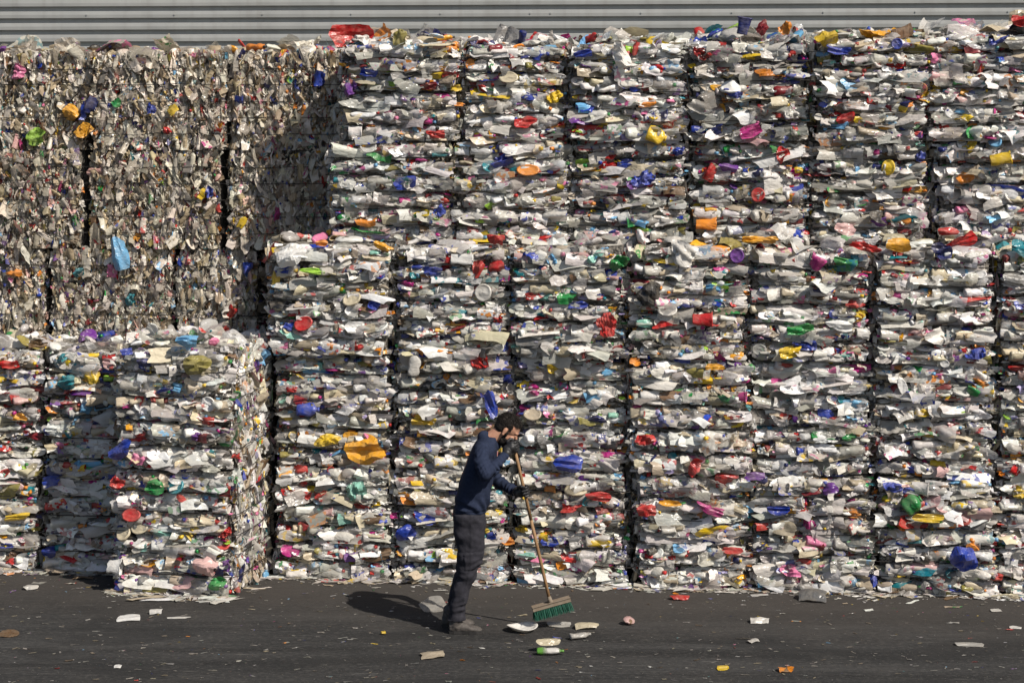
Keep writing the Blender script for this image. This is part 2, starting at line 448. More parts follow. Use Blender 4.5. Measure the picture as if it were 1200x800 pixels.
def wire_loop(W, Dp, z, r=.0040):
    """a taut loop of baling wire with rounded corners"""
    cr, pts = .07, []
    o_ = rng.uniform(.024, .052); w, d = W / 2 + o_, Dp / 2 + o_
    for cx, cy, a0 in ((w - cr, -d + cr, -90), (w - cr, d - cr, 0), (-w + cr, d - cr, 90), (-w + cr, -d + cr, 180)):
        for k in range(4):
            a = R(a0 + 30 * k); pts.append((cx + cr * math.cos(a), cy + cr * math.sin(a)))
    pts = np.array(pts)
    n2 = []                                            # more points on the straights, so it wavers with the load
    for i in range(len(pts)):
        p, q = pts[i], pts[(i + 1) % len(pts)]
        m_ = 6 if np.linalg.norm(q - p) > .2 else 1
        for t in range(m_): n2.append(p + (q - p) * t / m_)
    P = np.array(n2); n = len(P)
    P += rng.normal(0, .003, P.shape)
    zz = z + rng.normal(0, .004, n)
    T = normed(np.roll(P, -1, 0) - np.roll(P, 1, 0)); Nn = np.stack([T[:, 1], -T[:, 0]], -1)
    V = []
    for a in (45, 135, 225, 315):
        V.append(np.concatenate([P + Nn * r * math.cos(R(a)), (zz + r * math.sin(R(a)))[:, None]], 1))
    V = np.stack(V, 1).reshape(-1, 3)
    f = []
    for i in range(n):
        for j in range(4):
            i2 = (i + 1) % n; j2 = (j + 1) % 4
            f.append((i * 4 + j, i2 * 4 + j, i2 * 4 + j2, i * 4 + j2))
    return V, np.array(f)

def merge(B):
    Vs, Fs, mi, sm, cs, ik, base = [], [], [], [], [], [], 0
    for q in B:
        n, v = q.V.shape[:2]
        if n == 0: continue
        Vs.append(q.V.reshape(-1, 3)); cs.append(q.col.reshape(-1, 4)); ik.append(q.ink.reshape(-1, 4))
        f = (q.F[None] + (np.arange(n) * v)[:, None, None] + base).reshape(-1, 4)
        Fs.append(f); mi.append(np.repeat(q.clear.astype(int), len(q.F))); sm.append(np.full(len(f), q.smooth)); base += n * v
    return np.concatenate(Vs), Fs, np.concatenate(mi), np.concatenate(sm), np.concatenate(cs), np.concatenate(ik)

def one_piece(name, V, F, smooth, col, ink, clear, parent, label=None):
    o = mesh_np(name, V, [F], [M_CLEAR if clear else M_OPAQUE], None, np.full(len(F), smooth), col, ink, parent)
    if label: o['label'] = label
    return o

BALES = []
class Bale: pass

def make_bale(key, loc, rz, W, Dp, H, label, group, style='front', n_big=400, n_small=330, nl=6, sides=(), top=0, parts=34, hidden=False, tint=(1, 1, 1)):
    root = empty('plastic_bale', loc, rz, label, 'bale', group)
    wb, ws = (W_FRONT, W_SMALL) if style == 'front' else (W_SIDE, W_SIDE)
    wb = wb * np.exp(rng.normal(0, .45, len(wb))); wb /= wb.sum()          # every bale has its own mix
    ws = ws * np.exp(rng.normal(0, .5, len(ws))); ws /= ws.sum()
    if style == 'front': nl = int(rng.choice([5, 6, 6, 7]))
    own = rng.uniform(.88, 1.06)
    area = W * H
    FB = place_front(face_batches(W, H, style, int(n_big * area), int(n_small * area), nl, wb, ws), W, Dp, 'front')
    rest = []
    for s in sides:
        st = 'side' if style == 'front' else 'front'
        k = s[1] if isinstance(s, tuple) else .45; s = s[0] if isinstance(s, tuple) else s
        rest += place_front(face_batches(Dp, H, st, int((420 if st == 'side' else 190) * k * Dp * H), int(300 * k), nl, W_SIDE if st == 'side' else W_FRONT, W_SMALL), W, Dp, s)
    if top:
        T = top_batches(W, Dp, top, wb)
        for q in T: q.V = q.V + np.array([0, 0, H])
        rest += T
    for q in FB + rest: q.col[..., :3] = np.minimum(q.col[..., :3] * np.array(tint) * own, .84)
    # the pieces that show largest become parts of their own
    cand = []
    for bi, q in enumerate(FB):
        if q.kind == 'scrap': continue
        ext = q.V.max(1) - q.V.min(1)
        sc = ext[:, 0] * ext[:, 2] * (1 + 9 * np.clip(-(q.V[..., 1].mean(1) + Dp / 2 - .0), -.05, .06))
        cand += [(sc[i], bi, i) for i in range(len(sc))]
    cand.sort(reverse=True)
    take = {}
    for s, bi, i in cand[:parts]: take.setdefault(bi, []).append(i)
    for bi, ids in take.items():
        q = FB[bi]
        for i in ids:
            one_piece(PART_NAME[q.kind], q.V[i], q.F, q.smooth, q.col[i], q.ink[i], q.clear[i], root)
        keep = np.ones(len(q.V), bool); keep[ids] = False
        q.V, q.col, q.ink, q.clear = q.V[keep], q.col[keep], q.ink[keep], q.clear[keep]
    B = FB + rest
    for q in B: q.V[..., 2] = np.maximum(q.V[..., 2], .004 + 0 * q.V[..., 2])
    V, Fs, mi, sm, cs, ik = merge(B)
    cv, cf = core_mesh(W, Dp, H)
    o = mesh_np('pressed_plastic', np.concatenate([V, cv]), Fs + [cf + len(V)], [M_OPAQUE, M_CLEAR, M_CORE],
                np.concatenate([mi, np.full(len(cf), 2)]), np.concatenate([sm, np.full(len(cf), False)]),
                np.concatenate([cs, np.ones((len(cv), 4))]), np.concatenate([ik, np.zeros((len(cv), 4))]), root)
    o['kind'] = 'stuff'
    if not hidden:
        for k in range(1, nl):
            wv, wf = wire_loop(W, Dp, H * k / nl)
            mesh_np('baling_wire', wv, [wf], [M_WIRE], None, np.full(len(wf), True), None, None, root)
    q = Bale(); q.key, q.root, q.loc, q.rz, q.W, q.Dp, q.H, q.nl, q.style = key, root, np.array(loc, float), rz, W, Dp, H, nl, style
    q.hidden = hidden
    BALES.append(q)
    return q

LABELS = {
 'C1T': 'pale bale under a peaked white bag, red and blue film ring low on its face',
 'C1M': 'bale with the large orange plastic sheet bulging from its right side',
 'C1B': 'ground-level bale with a pale turquoise bag, just right of the corner stack',
 'C2T': 'bale with crumpled red film at its upper right, above the red triangular sheet',
 'C2M': 'bale with torn blue film hanging above the sweeping man\'s head and a red triangle',
 'C2B': 'ground-level bale behind the sweeping man\'s legs, blue netted bag at its left',
 'C3T': 'bale with a torn red sheet near its right edge and a green bottle',
 'C3M': 'bale with a blue tray low on its face, right of the man\'s bowed head',
 'C3B': 'ground-level bale with bright red crumpled bag, right of the upper broom handle',
 'C4T': 'bale with a black bag in its left edge and a crushed red bowl',
 'C4M': 'mixed bale directly under the one with the black bag and red bowl',
 'C4B': 'ground-level bale with slanting crimson film, two columns right of the sweeping man',
 'C5T': 'bale with blue and yellow bags side by side low on its face',
 'C5M': 'bale with a small crumpled blue bag near centre, above the hanging clear strip',
 'C5B': 'ground-level bale with a bright pink cup fragment and a clear hanging strip',
 'C6T': 'bale under the round orange-yellow bag, blue sheet at its lower right',
 'C6M': 'bale with an upright white oval lid at its left, above the green bottle',
 'C6B': 'ground-level bale with the large deep blue sheet and a long yellow sheet',
 'C7T': 'partly cut-off bale at right edge, third up in its stack, teal film over it',
 'C7M': 'partly cut-off bale at right edge, second up in its stack',
 'C7B': 'partly cut-off ground-level bale at right edge with a yellow scrap',
 'U1T': 'topmost bale with a red tray fragment, tallest stack beside the side-on bales',
 'U1B': 'upper-wall bale with wide blue film, under the red tray fragment',
 'U2T': 'topmost bale with a red sheet at its centre, second from the upper wall\'s left end',
 'U2B': 'upper-wall bale with an orange lid near centre, under the red-sheeted topmost bale',
 'U3T': 'topmost bale with an outward leaning white tray and a yellow squeezed bottle',
 'U3B': 'upper-wall bale with blue film right of centre, under the leaning white tray\'s bale',
 'U4T': 'topmost bale with a dark blue canister sticking up from it',
 'U4B': 'upper-wall bale with an orange crushed tub at its lower left corner',
 'U5T': 'topmost bale with a yellow bag and blue film on its upper edge',
 'U5B': 'upper-wall bale with a peach coloured sheet low on its face, right of centre',
 'U6T': 'topmost bale at the right edge with a red sheet on top',
 'U6B': 'upper-wall bale at the right edge with a wide yellow tub',
 'W1T': 'topmost side-on bale with lime green, bright pink and orange-yellow sheets',
 'W1M': 'side-on bale right below the one with the lime green sheet',
 'W1B': 'side-on bale at left edge with an orange strip, two below the lime green sheet',
 'W2T': 'topmost side-on bale in the middle of three, dark blue bag at its left',
 'W2M': 'side-on bale just above the one with the pale blue hanging bag',
 'W2B': 'side-on bale with a pale blue bag hanging from its upper edge',
 'W3T': 'topmost side-on bale beside the tall upper wall, partly in its shadow',
 'W3M': 'side-on bale crossed by the slanting edge of the upper wall\'s shadow',
 'W3B': 'side-on bale with a blue scrap and red film, left of the dark gap',
 'W4B': 'deeply shaded bale recessed in the dark gap left of the white peaked bag',
 'D1T': 'low-stack bale at left edge with red film, upper of two',
 'D1B': 'ground-level bale at left edge with a yellow flattened strip',
 'D2T': 'upper bale with turquoise film and a yellow bag, left of the corner stack',
 'D2B': 'ground-level bale lying in the corner stack\'s shadow, blue film at its left',
 'D3T': 'upper bale hidden directly behind the corner stack',
 'D3B': 'ground-level bale hidden directly behind the corner stack',
 'FT': 'upper corner bale with olive brown sheet, pale blue bag and round white lid',
 'FB': 'lower corner bale on the asphalt with cream lids and a violet sheet',
 'W1H1': 'ground-level supporting bale behind the low stack at left edge',
 'W2H1': 'ground-level supporting bale behind the turquoise film stack',
 'W3H1': 'ground-level supporting bale behind the corner stack, second row back',
 'W1H2': 'second-level supporting bale behind the low stack at left edge',
 'W2H2': 'second-level supporting bale behind the turquoise film stack',
 'W3H2': 'second-level supporting bale behind the corner stack, second row back',
 'W4H1': 'ground-level supporting bale under the deeply shaded recessed bale',
 'W4H2': 'second-level supporting bale directly under the deeply shaded recessed bale',
}

G_LOW = 'bales of the three-high front wall'
G_UP = 'bales of the upper set-back wall'
G_SIDE = 'bales stacked side-on at the left'
G_LEFT = 'bales of the low stacks at the left'
G_COR = 'bales of the corner stack'

def lab(k): return LABELS.get(k, 'bale of crushed plastic packaging ' + k)

def wall_bale(key, px0, px1, v, z, H, group, gap=-.012, Dp=1.05, jitter=True, **kw):
    u0, u1 = u_at(px0, v), u_at(px1, v)
    W = u1 - u0 - gap + (rng.uniform(-.03, .03) if jitter else 0)
    dv = rng.normal(0, .022) if jitter else 0.0
    p = uvz((u0 + u1) / 2 + (rng.normal(0, .012) if jitter else 0), v + Dp / 2 + dv, z)
    rz = -PHI + (rng.normal(0, R(1.1)) if jitter else 0)
    return make_bale(key, p, rz, W, Dp, H, lab(key), group, **kw)

HL = .965
low_px = [[325, 463, 602, 741, 883, 1026, 1173, 1322], [322, 462, 603, 737, 881, 1025, 1172, 1320], [319, 460, 598, 736, 878, 1021, 1168, 1318]]
for c in range(7):
    for r in range(3):
        sd = [('right', .3), ('left', .3)]
        if c == 0: sd = [('right', .3), ('left', .8)]
        if c >= 4: sd = [('left', .45)]
        wall_bale(f'C{c+1}{"BMT"[r]}', low_px[r][c], low_px[r][c + 1], 0.0, HL * r, HL, G_LOW, sides=sd, top=46 if r == 2 else 0)
HU = .885
up_px = [[390, 531, 669, 811, 950, 1092, 1232], [396, 541, 667, 806, 947, 1088, 1230]]
for c in range(6):
    for r in range(2):
        sd = [('right', .35), ('left', .35)]
        if c == 0: sd = [('left', .9), ('right', .5)]
        wall_bale(f'U{c+1}{"BT"[r]}', up_px[r][c], up_px[r][c + 1], .30, 3 * HL + .005 + HU * r, HU + (rng.uniform(-.06, .035) if r else 0), G_UP, sides=sd, top=105 if r == 1 else 0)

HW = .922
wpx = [[-60, 103, 266, 425], [-70, 100, 262, 425], [-85, 58, 203, 302]]
for r in range(5):
    row = wpx[max(0, 4 - r)] if r >= 2 else wpx[2]
    for c in range(3):
        nm = f'W{c+1}{["H1","H2","B","M","T"][r]}'
        if r < 2:
            wall_bale(nm, row[c], row[c + 1], 1.05, HW * r, HW, G_SIDE, style='side', n_big=40, n_small=20, parts=0, hidden=True)
        else:
            wall_bale(nm, row[c], row[c + 1], 1.05, HW * r, HW, G_SIDE, style='side', n_big=850, n_small=700, parts=26, gap=.0,
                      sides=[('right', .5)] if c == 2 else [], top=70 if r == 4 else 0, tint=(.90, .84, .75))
for r in range(3):                                     # the column tucked in behind the gap, in deep shade
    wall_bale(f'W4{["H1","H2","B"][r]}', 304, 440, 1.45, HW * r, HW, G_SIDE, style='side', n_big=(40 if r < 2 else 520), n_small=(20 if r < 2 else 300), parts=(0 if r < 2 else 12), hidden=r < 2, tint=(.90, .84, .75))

HD = .965
for c, (a, b_) in enumerate(((-96, 50), (52, 194), (196, 318))):
    for r in range(2):
        hid = c == 2
        wall_bale(f'D{c+1}{"BT"[r]}', a, b_, .10, HD * r, HD, G_LEFT, n_big=(60 if hid else 400), n_small=(40 if hid else 260), parts=(0 if hid else 34), hidden=hid,
                  sides=[] if hid else [('right', .35)], top=60 if r == 1 else 0)
# the corner stack, turned a little, one bale in front of the others
pa, pb = ground_pt(133, 691), ground_pt(272, 702)
dirv = (pb - pa) / np.linalg.norm(pb - pa)
ang = math.atan2(dirv[1], dirv[0])
ang = max(ang, -R(11.5))
dirv = np.array([math.cos(ang), math.sin(ang), 0]); back = np.array([-dirv[1], dirv[0], 0])
WF, DF, HF = 1.07, .98, 1.03
for r in range(2):
    ctr = pa + dirv * (WF / 2) + back * (DF / 2) + np.array([0, 0, HF * r + (.004 if r else 0)])
    make_bale(f'F{"BT"[r]}', ctr, ang + (R(1.2) if r else 0), WF, DF, HF, lab(f'F{"BT"[r]}'), G_COR, n_big=400, n_small=300, nl=6,
              sides=[('right', 1.0), ('left', .4)], top=65 if r == 1 else 0, parts=40)

# ------------------------------------------------------------------ pieces that catch the eye, each bound into its bale
LM = [  # px, py, width px, height px, colour, shape, roll deg, label
 (23, 84, 15, 20, 'pink', 'film', 80, 'bright pink plastic sheet'), (45, 160, 22, 24, 'lime', 'film', 70, 'lime green plastic sheet'),
 (86, 132, 22, 18, 'amber', 'film', -35, 'orange-yellow plastic sheet'), (99, 152, 20, 22, 'amber', 'film', 50, None), (99, 130, 7, 22, 'blue', 'strip', 85, None),
 (107, 122, 16, 22, 'dblue', 'blob', 60, 'dark blue bag'), (205, 128, 14, 14, 'yellow', 'film', 40, None), (145, 297, 20, 42, 'lblue', 'film', 100, 'pale blue hanging bag'),
 (290, 313, 14, 15, 'blue', 'film', 80, None), (271, 365, 12, 22, 'red', 'film', 60, None), (154, 350, 14, 14, 'teal', 'film', 20, None), (132, 317, 12, 16, 'pink', 'film', 80, None),
 (197, 152, 10, 9, 'red', 'blob', 20, None), (324, 325, 9, 18, 'yellow', 'film', 80, None), (285, 260, 10, 16, 'yellow', 'film', 60, None), (325, 250, 8, 18, 'magenta', 'film', 85, None),
 (180, 128, 12, 14, 'blue', 'film', 70, None), (95, 317, 14, 10, 'teal', 'film', 10, None), (138, 120, 10, 12, 'green', 'film', 60, None), (375, 92, 14, 20, 'blue', 'film', 70, None),
 (20, 318, 22, 8, 'orange', 'film', 0, None), (240, 227, 8, 14, 'yellow', 'strip', 60, None), (249, 225, 10, 14, 'blue', 'film', 60, None),
 # upper wall
 (412, 103, 20, 16, 'purple', 'film', 30, None), (434, 85, 22, 11, 'blue', 'film', -10, None), (504, 100, 22, 10, 'dred', 'film', 0, None), (512, 154, 24, 11, 'red', 'film', 0, 'red tray fragment'),
 (477, 213, 30, 14, 'blue', 'film', 15, 'blue film'), (446, 184, 30, 10, 'green', 'strip', -15, None), (515, 246, 16, 14, 'blue', 'film', 40, None), (432, 258, 26, 12, 'orange', 'blob', 0, None),
 (470, 43, 18, 18, 'olive', 'blob', 0, None), (535, 103, 14, 9, 'yellow', 'film', 0, None),
 (616, 143, 28, 14, 'red', 'film', -8, 'red plastic sheet'), (587, 124, 22, 17, 'grey', 'blob', 0, None), (597, 91, 24, 13, 'cream', 'lid', 0, None), (570, 100, 20, 10, 'red', 'film', 10, None),
 (590, 187, 30, 12, 'blue', 'film', 15, None), (620, 199, 28, 13, 'orange', 'lid', 0, None), (578, 236, 22, 10, 'lime', 'film', 30, None), (650, 113, 20, 14, 'yellow', 'film', 30, None),
 (684, 63, 24, 9, 'blue', 'film', 10, None), (729, 66, 18, 34, 'offwhite', 'film', 110, 'white tray leaning outwards'), (770, 159, 24, 18, 'yellow', 'blob', -20, 'yellow squeezed bottle'), (745, 57, 9, 18, 'red', 'film', 70, None),
 (755, 209, 30, 18, 'blue', 'film', 5, 'blue film'), (684, 188, 20, 7, 'lime', 'film', 0, None), (732, 190, 22, 12, 'blue', 'film', 10, None), (795, 176, 14, 9, 'blue', 'film', 0, None), (758, 119, 22, 10, 'orange', 'film', 0, None),
 (871, 31, 17, 22, 'dblue', 'blob', 80, 'dark blue canister on top'), (893, 33, 18, 14, 'dred', 'film', 40, None), (920, 34, 18, 14, 'orange', 'film', 40, None), (879, 154, 28, 14, 'magenta', 'film', 20, 'magenta film'),
 (831, 202, 16, 22, 'red', 'film', 60, None), (854, 196, 24, 10, 'purple', 'film', -10, None), (917, 180, 18, 16, 'red', 'film', 30, None), (888, 228, 14, 18, 'red', 'lid', 60, 'red cap'), (828, 262, 30, 14, 'orange', 'tub', 0, 'orange crushed tub'),
 (856, 101, 26, 14, 'white', 'lid', 0, None), (860, 108, 24, 9, 'blue', 'film', -20, None), (823, 62, 24, 12, 'red', 'film', -25, None),
 (968, 44, 28, 20, 'yellow', 'film', 20, 'yellow bag on top'), (982, 59, 30, 13, 'blue', 'film', -10, 'blue film'), (1050, 52, 14, 12, 'blue', 'lid', 60, None), (1040, 196, 14, 20, 'yellow', 'lid', 80, None), (1077, 183, 14, 12, 'blue', 'film', 60, None),
 (990, 137, 24, 11, 'red', 'film', 15, None), (1038, 147, 20, 8, 'amber', 'film', -8, None), (990, 268, 26, 16, 'rose', 'film', 0, 'peach coloured sheet'), (1030, 258, 20, 10, 'purple', 'film', 10, None),
 (1170, 186, 34, 16, 'yellow', 'tub', 10, 'yellow tub'), (1165, 165, 16, 14, 'lblue', 'lid', 40, None), (1137, 170, 10, 20, 'yellow', 'blob', 60, None), (1193, 24, 18, 16, 'red', 'film', 10, 'red sheet on top'), (1168, 46, 26, 10, 'blue', 'film', 20, None),
 (1147, 83, 7, 18, 'red', 'film', 75, None), (1129, 207, 20, 14, 'orange', 'film', 30, None), (1158, 160, 18, 8, 'magenta', 'film', 0, None), (1195, 290, 26, 18, 'teal', 'film', -20, 'teal film'),
 # front wall, top row
 (344, 297, 40, 26, 'white', 'film', 14, 'white peaked bag on top'), (335, 316, 22, 9, 'blue', 'film', 10, None), (370, 316, 32, 8, 'lime', 'film', 0, 'lime green sheet'), (358, 378, 24, 16, 'red', 'lid', 20, 'red and blue ring of film'), (359, 379, 14, 10, 'lblue', 'blob', 0, None),
 (340, 381, 12, 10, 'blue', 'film', 0, None), (378, 284, 16, 8, 'orange', 'film', 0, None), (414, 349, 24, 14, 'cream', 'lid', 20, None), (440, 356, 14, 14, 'blue', 'film', -40, None), (450, 287, 26, 8, 'amber', 'film', -25, None),
 (508, 314, 24, 11, 'blue', 'film', 0, 'blue film'), (560, 313, 14, 22, 'red', 'film', 60, 'red crumpled film'), (582, 311, 20, 16, 'red', 'film', 20, None), (543, 303, 28, 14, 'white', 'tub', 0, None), (582, 276, 22, 12, 'red', 'film', 0, None),
 (478, 331, 18, 11, 'magenta', 'film', 0, None), (567, 342, 22, 16, 'haze', 'lid', 60, None), (584, 373, 12, 10, 'red', 'film', 0, None),
 (648, 303, 16, 12, 'lblue', 'film', -20, None), (726, 306, 26, 16, 'green', 'film', 10, 'green sheet'), (698, 300, 22, 10, 'mint', 'strip', 40, None), (664, 347, 24, 12, 'green', 'film', 0, 'green bottle'), (678, 356, 24, 9, 'blue', 'film', 0, None),
 (712, 380, 26, 24, 'red', 'film', 35, 'red torn sheet'), (622, 346, 14, 8, 'red', 'film', 0, None),
 (759, 343, 26, 32, 'black', 'film', 80, 'black bag'), (782, 362, 24, 14, 'haze', 'lid', 0, None), (799, 295, 30, 28, 'offwhite', 'blob', 70, None), (823, 373, 28, 16, 'red', 'blob', 0, 'red crushed bowl'), (835, 335, 18, 9, 'lblue', 'film', 0, None),
 (890, 279, 44, 9, 'amber', 'film', 0, 'amber sheet'), (863, 299, 18, 16, 'purple', 'lid', 60, 'violet lid'), (958, 305, 20, 18, 'magenta', 'film', -30, None), (990, 306, 30, 12, 'green', 'film', -15, None), (1012, 288, 40, 10, 'red', 'film', -12, 'red film strip'),
 (1052, 284, 30, 16, 'amber', 'blob', 0, 'orange-yellow bag'), (937, 384, 34, 11, 'green', 'film', 10, 'green film'), (984, 380, 34, 13, 'white', 'film', 0, 'white lid with a hole'), (1001, 355, 24, 9, 'red', 'film', -5, None), (943, 403, 30, 12, 'blue', 'film', 0, 'blue bag'), (925, 410, 28, 14, 'yellow', 'film', 10, 'yellow bag'),
 (1103, 294, 26, 18, 'dblue', 'film', 0, None), (1110, 270, 26, 10, 'red', 'film', 0, None), (1066, 332, 10, 20, 'white', 'film', 80, None), (1142, 412, 26, 12, 'blue', 'film', 8, 'blue sheet'), (1147, 400, 16, 12, 'orange', 'film', 30, None), (1106, 425, 10, 10, 'white', 'lid', 80, None),
 (1192, 430, 24, 10, 'red', 'film', 0, None),
 # middle row
 (363, 478, 28, 14, 'blue', 'bottle', 0, 'blue crushed bottle'), (428, 523, 56, 38, 'amber', 'film', 0, 'large orange plastic sheet'), (388, 512, 34, 14, 'yellow', 'film', 0, None), (418, 405, 18, 10, 'red', 'film', 20, None), (345, 455, 16, 8, 'red', 'film', -10, None),
 (563, 422, 22, 20, 'red', 'film', 20, 'red triangular sheet'), (577, 471, 13, 36, 'blue', 'film', 108, 'torn blue film hanging down'), (498, 490, 30, 14, 'yellow', 'film', -10, 'yellow film'), (488, 425, 14, 28, 'haze', 'bottle', 80, None), (433, 512, 12, 16, 'pink', 'film', 30, None),
 (651, 428, 20, 16, 'yellow', 'film', 10, 'yellow crumpled film'), (700, 489, 24, 8, 'dblue', 'film', 0, None), (625, 484, 22, 12, 'beige', 'lid', 0, 'tan half disc'), (668, 539, 36, 20, 'blue', 'film', -6, 'blue tray'), (627, 455, 14, 12, 'magenta', 'film', 0, None),
 (757, 513, 26, 12, 'red', 'film', 0, 'red film'), (745, 424, 14, 10, 'orange', 'film', 0, None), (800, 420, 20, 9, 'blue', 'film', 0, None), (838, 428, 24, 7, 'amber', 'film', 0, None), (815, 545, 14, 24, 'red', 'strip', 60, 'red strip'), (850, 556, 30, 11, 'red', 'film', -8, None),
 (967, 483, 20, 12, 'blue', 'blob', 0, 'blue crumpled bag'), (977, 488, 14, 10, 'red', 'film', 0, None), (919, 426, 24, 6, 'red', 'film', 0, None), (910, 450, 24, 9, 'haze', 'film', 0, None), (995, 510, 18, 8, 'green', 'film', 10, None), (880, 429, 10, 9, 'green', 'blob', 0, None),
 (1057, 452, 10, 24, 'white', 'lid', 110, 'white oval lid'), (1069, 456, 16, 10, 'green', 'film', -20, None), (1080, 482, 18, 10, 'yellow', 'film', 0, 'yellow scrap'), (1148, 449, 22, 12, 'orange', 'film', -20, None), (1140, 455, 16, 10, 'green', 'film', -20, None),
 (1193, 575, 14, 16, 'yellow', 'film', 60, None),
 # bottom row
 (380, 580, 16, 12, 'red', 'film', 40, None), (420, 573, 26, 22, 'mint', 'film', 20, 'pale turquoise bag'), (425, 590, 20, 9, 'red', 'film', -10, None), (437, 604, 24, 12, 'brown', 'film', 0, None), (360, 615, 18, 10, 'red', 'strip', 0, None),
 (478, 620, 26, 16, 'blue', 'blob', 0, 'blue netted bag'), (528, 647, 22, 14, 'yellow', 'film', -10, None), (500, 605, 30, 12, 'blue', 'film', -15, None), (595, 632, 18, 10, 'orange', 'film', 0, None),
 (670, 591, 28, 14, 'red', 'film', 10, 'bright red crumpled bag'), (703, 578, 32, 10, 'red', 'film', 0, None), (645, 571, 18, 9, 'orange', 'tub', 0, 'orange cup'), (645, 633, 22, 9, 'blue', 'film', 0, None), (612, 617, 16, 9, 'yellow', 'film', 0, None), (675, 571, 28, 13, 'cream', 'lid', 0, None),
 (758, 594, 24, 14, 'red', 'film', 0, 'red film'), (785, 587, 28, 7, 'amber', 'film', 0, None), (797, 640, 18, 11, 'lblue', 'film', 10, None), (858, 642, 26, 8, 'red', 'film', 0, None), (833, 591, 36, 12, 'magenta', 'film', -20, 'crimson film'), (832, 632, 20, 9, 'blue', 'film', 0, None),
 (925, 665, 26, 15, 'pink', 'film', 0, 'bright pink cup fragment'), (945, 671, 16, 16, 'offwhite', 'lid', 60, None), (912, 596, 28, 10, 'blue', 'film', 0, 'dark blue sheet'), (948, 612, 16, 12, 'magenta', 'film', -30, None), (971, 594, 9, 40, 'haze', 'strip', 88, 'clear strip hanging down'), (1000, 601, 18, 9, 'orange', 'film', 0, None), (885, 556, 26, 10, 'purple', 'film', 0, None), (972, 570, 20, 14, 'purple', 'film', 20, None),
 (1127, 650, 32, 30, 'blue', 'film', 12, 'large deep blue sheet'), (1139, 634, 18, 14, 'orange', 'film', -30, None), (1086, 603, 38, 10, 'yellow', 'film', -4, 'yellow sheet'), (1068, 587, 24, 20, 'green', 'bottle', 35, 'green bottle'), (1022, 678, 12, 16, 'blue', 'film', 80, None), (1045, 568, 24, 12, 'blue', 'film', 0, None), (1056, 613, 12, 12, 'orange', 'film', 60, None), (1167, 674, 18, 8, 'red', 'film', 0, None), (1057, 636, 16, 9, 'blue', 'film', -20, None),
 # low stacks at the left and the corner stack
 (82, 447, 22, 18, 'teal', 'film', 10, 'turquoise film'), (110, 440, 20, 14, 'yellow', 'film', 10, 'yellow bag'), (103, 475, 14, 16, 'lblue', 'film', 60, None), (90, 490, 14, 12, 'lblue', 'film', 60, None), (25, 487, 22, 8, 'amber', 'film', 0, None), (15, 425, 26, 10, 'red', 'film', 0, 'red film'), (25, 602, 34, 8, 'yellow', 'film', 8, 'yellow flattened strip'),
 (62, 562, 22, 14, 'blue', 'film', 10, 'blue film'), (15, 655, 12, 8, 'red', 'film', 20, None), (60, 645, 18, 14, 'blue', 'film', 0, None), (10, 637, 20, 6, 'blue', 'film', 0, None), (8, 552, 16, 10, 'red', 'film', 20, None),
 (237, 424, 36, 22, 'olive', 'film', 0, 'olive brown crumpled sheet'), (224, 397, 28, 14, 'lblue', 'film', 0, 'pale blue bag'), (173, 425, 18, 16, 'dblue', 'blob', 0, None), (304, 418, 12, 20, 'lblue', 'film', 80, None), (165, 468, 12, 14, 'red', 'film', 60, 'red film'), (181, 466, 10, 14, 'red', 'film', 70, None), (195, 455, 20, 9, 'blue', 'film', 10, None), (147, 524, 34, 18, 'blue', 'film', 30, 'blue bag'),
 (245, 489, 22, 16, 'red', 'film', 0, None), (232, 508, 12, 13, 'purple', 'film', -50, None), (247, 472, 18, 18, 'white', 'lid', 70, 'white round lid'), (274, 472, 12, 9, 'blue', 'lid', 0, None), (167, 535, 18, 14, 'pink', 'film', -20, 'pink sheet'), (294, 494, 10, 10, 'yellow', 'blob', 0, None), (211, 453, 11, 12, 'lblue', 'strip', 80, None),
 (186, 568, 26, 18, 'green', 'film', 0, 'green film'), (209, 567, 22, 18, 'teal', 'lid', 20, None), (139, 563, 16, 16, 'red', 'film', 60, None), (158, 601, 24, 14, 'red', 'lid', 0, None), (147, 622, 20, 16, 'cream', 'lid', 30, 'cream lids'), (166, 617, 22, 13, 'cream', 'lid', 10, None), (194, 622, 26, 12, 'mint', 'film', -10, None), (218, 583, 18, 8, 'red', 'strip', -30, None), (228, 621, 18, 14, 'yellow', 'strip', 45, None), (268, 622, 16, 10, 'red', 'film', 30, None),
 (247, 657, 32, 20, 'rose', 'film', -8, None), (269, 661, 11, 15, 'purple', 'film', 80, 'violet sheet'), (139, 661, 24, 17, 'white', 'blob', 0, 'white flattened cup'), (141, 690, 12, 12, 'blue', 'lid', 60, 'blue cap'), (214, 686, 14, 12, 'purple', 'film', 20, None), (258, 681, 22, 16, 'green', 'film', 0, 'green film'), (305, 675, 10, 16, 'lblue', 'bottle', 80, None),
]
cam = np.array([0, -CAM_D, CAM_H])
def ray(px, py): return np.array([(px - 600) / F_PX, 1.0, (HOR - py) / F_PX])

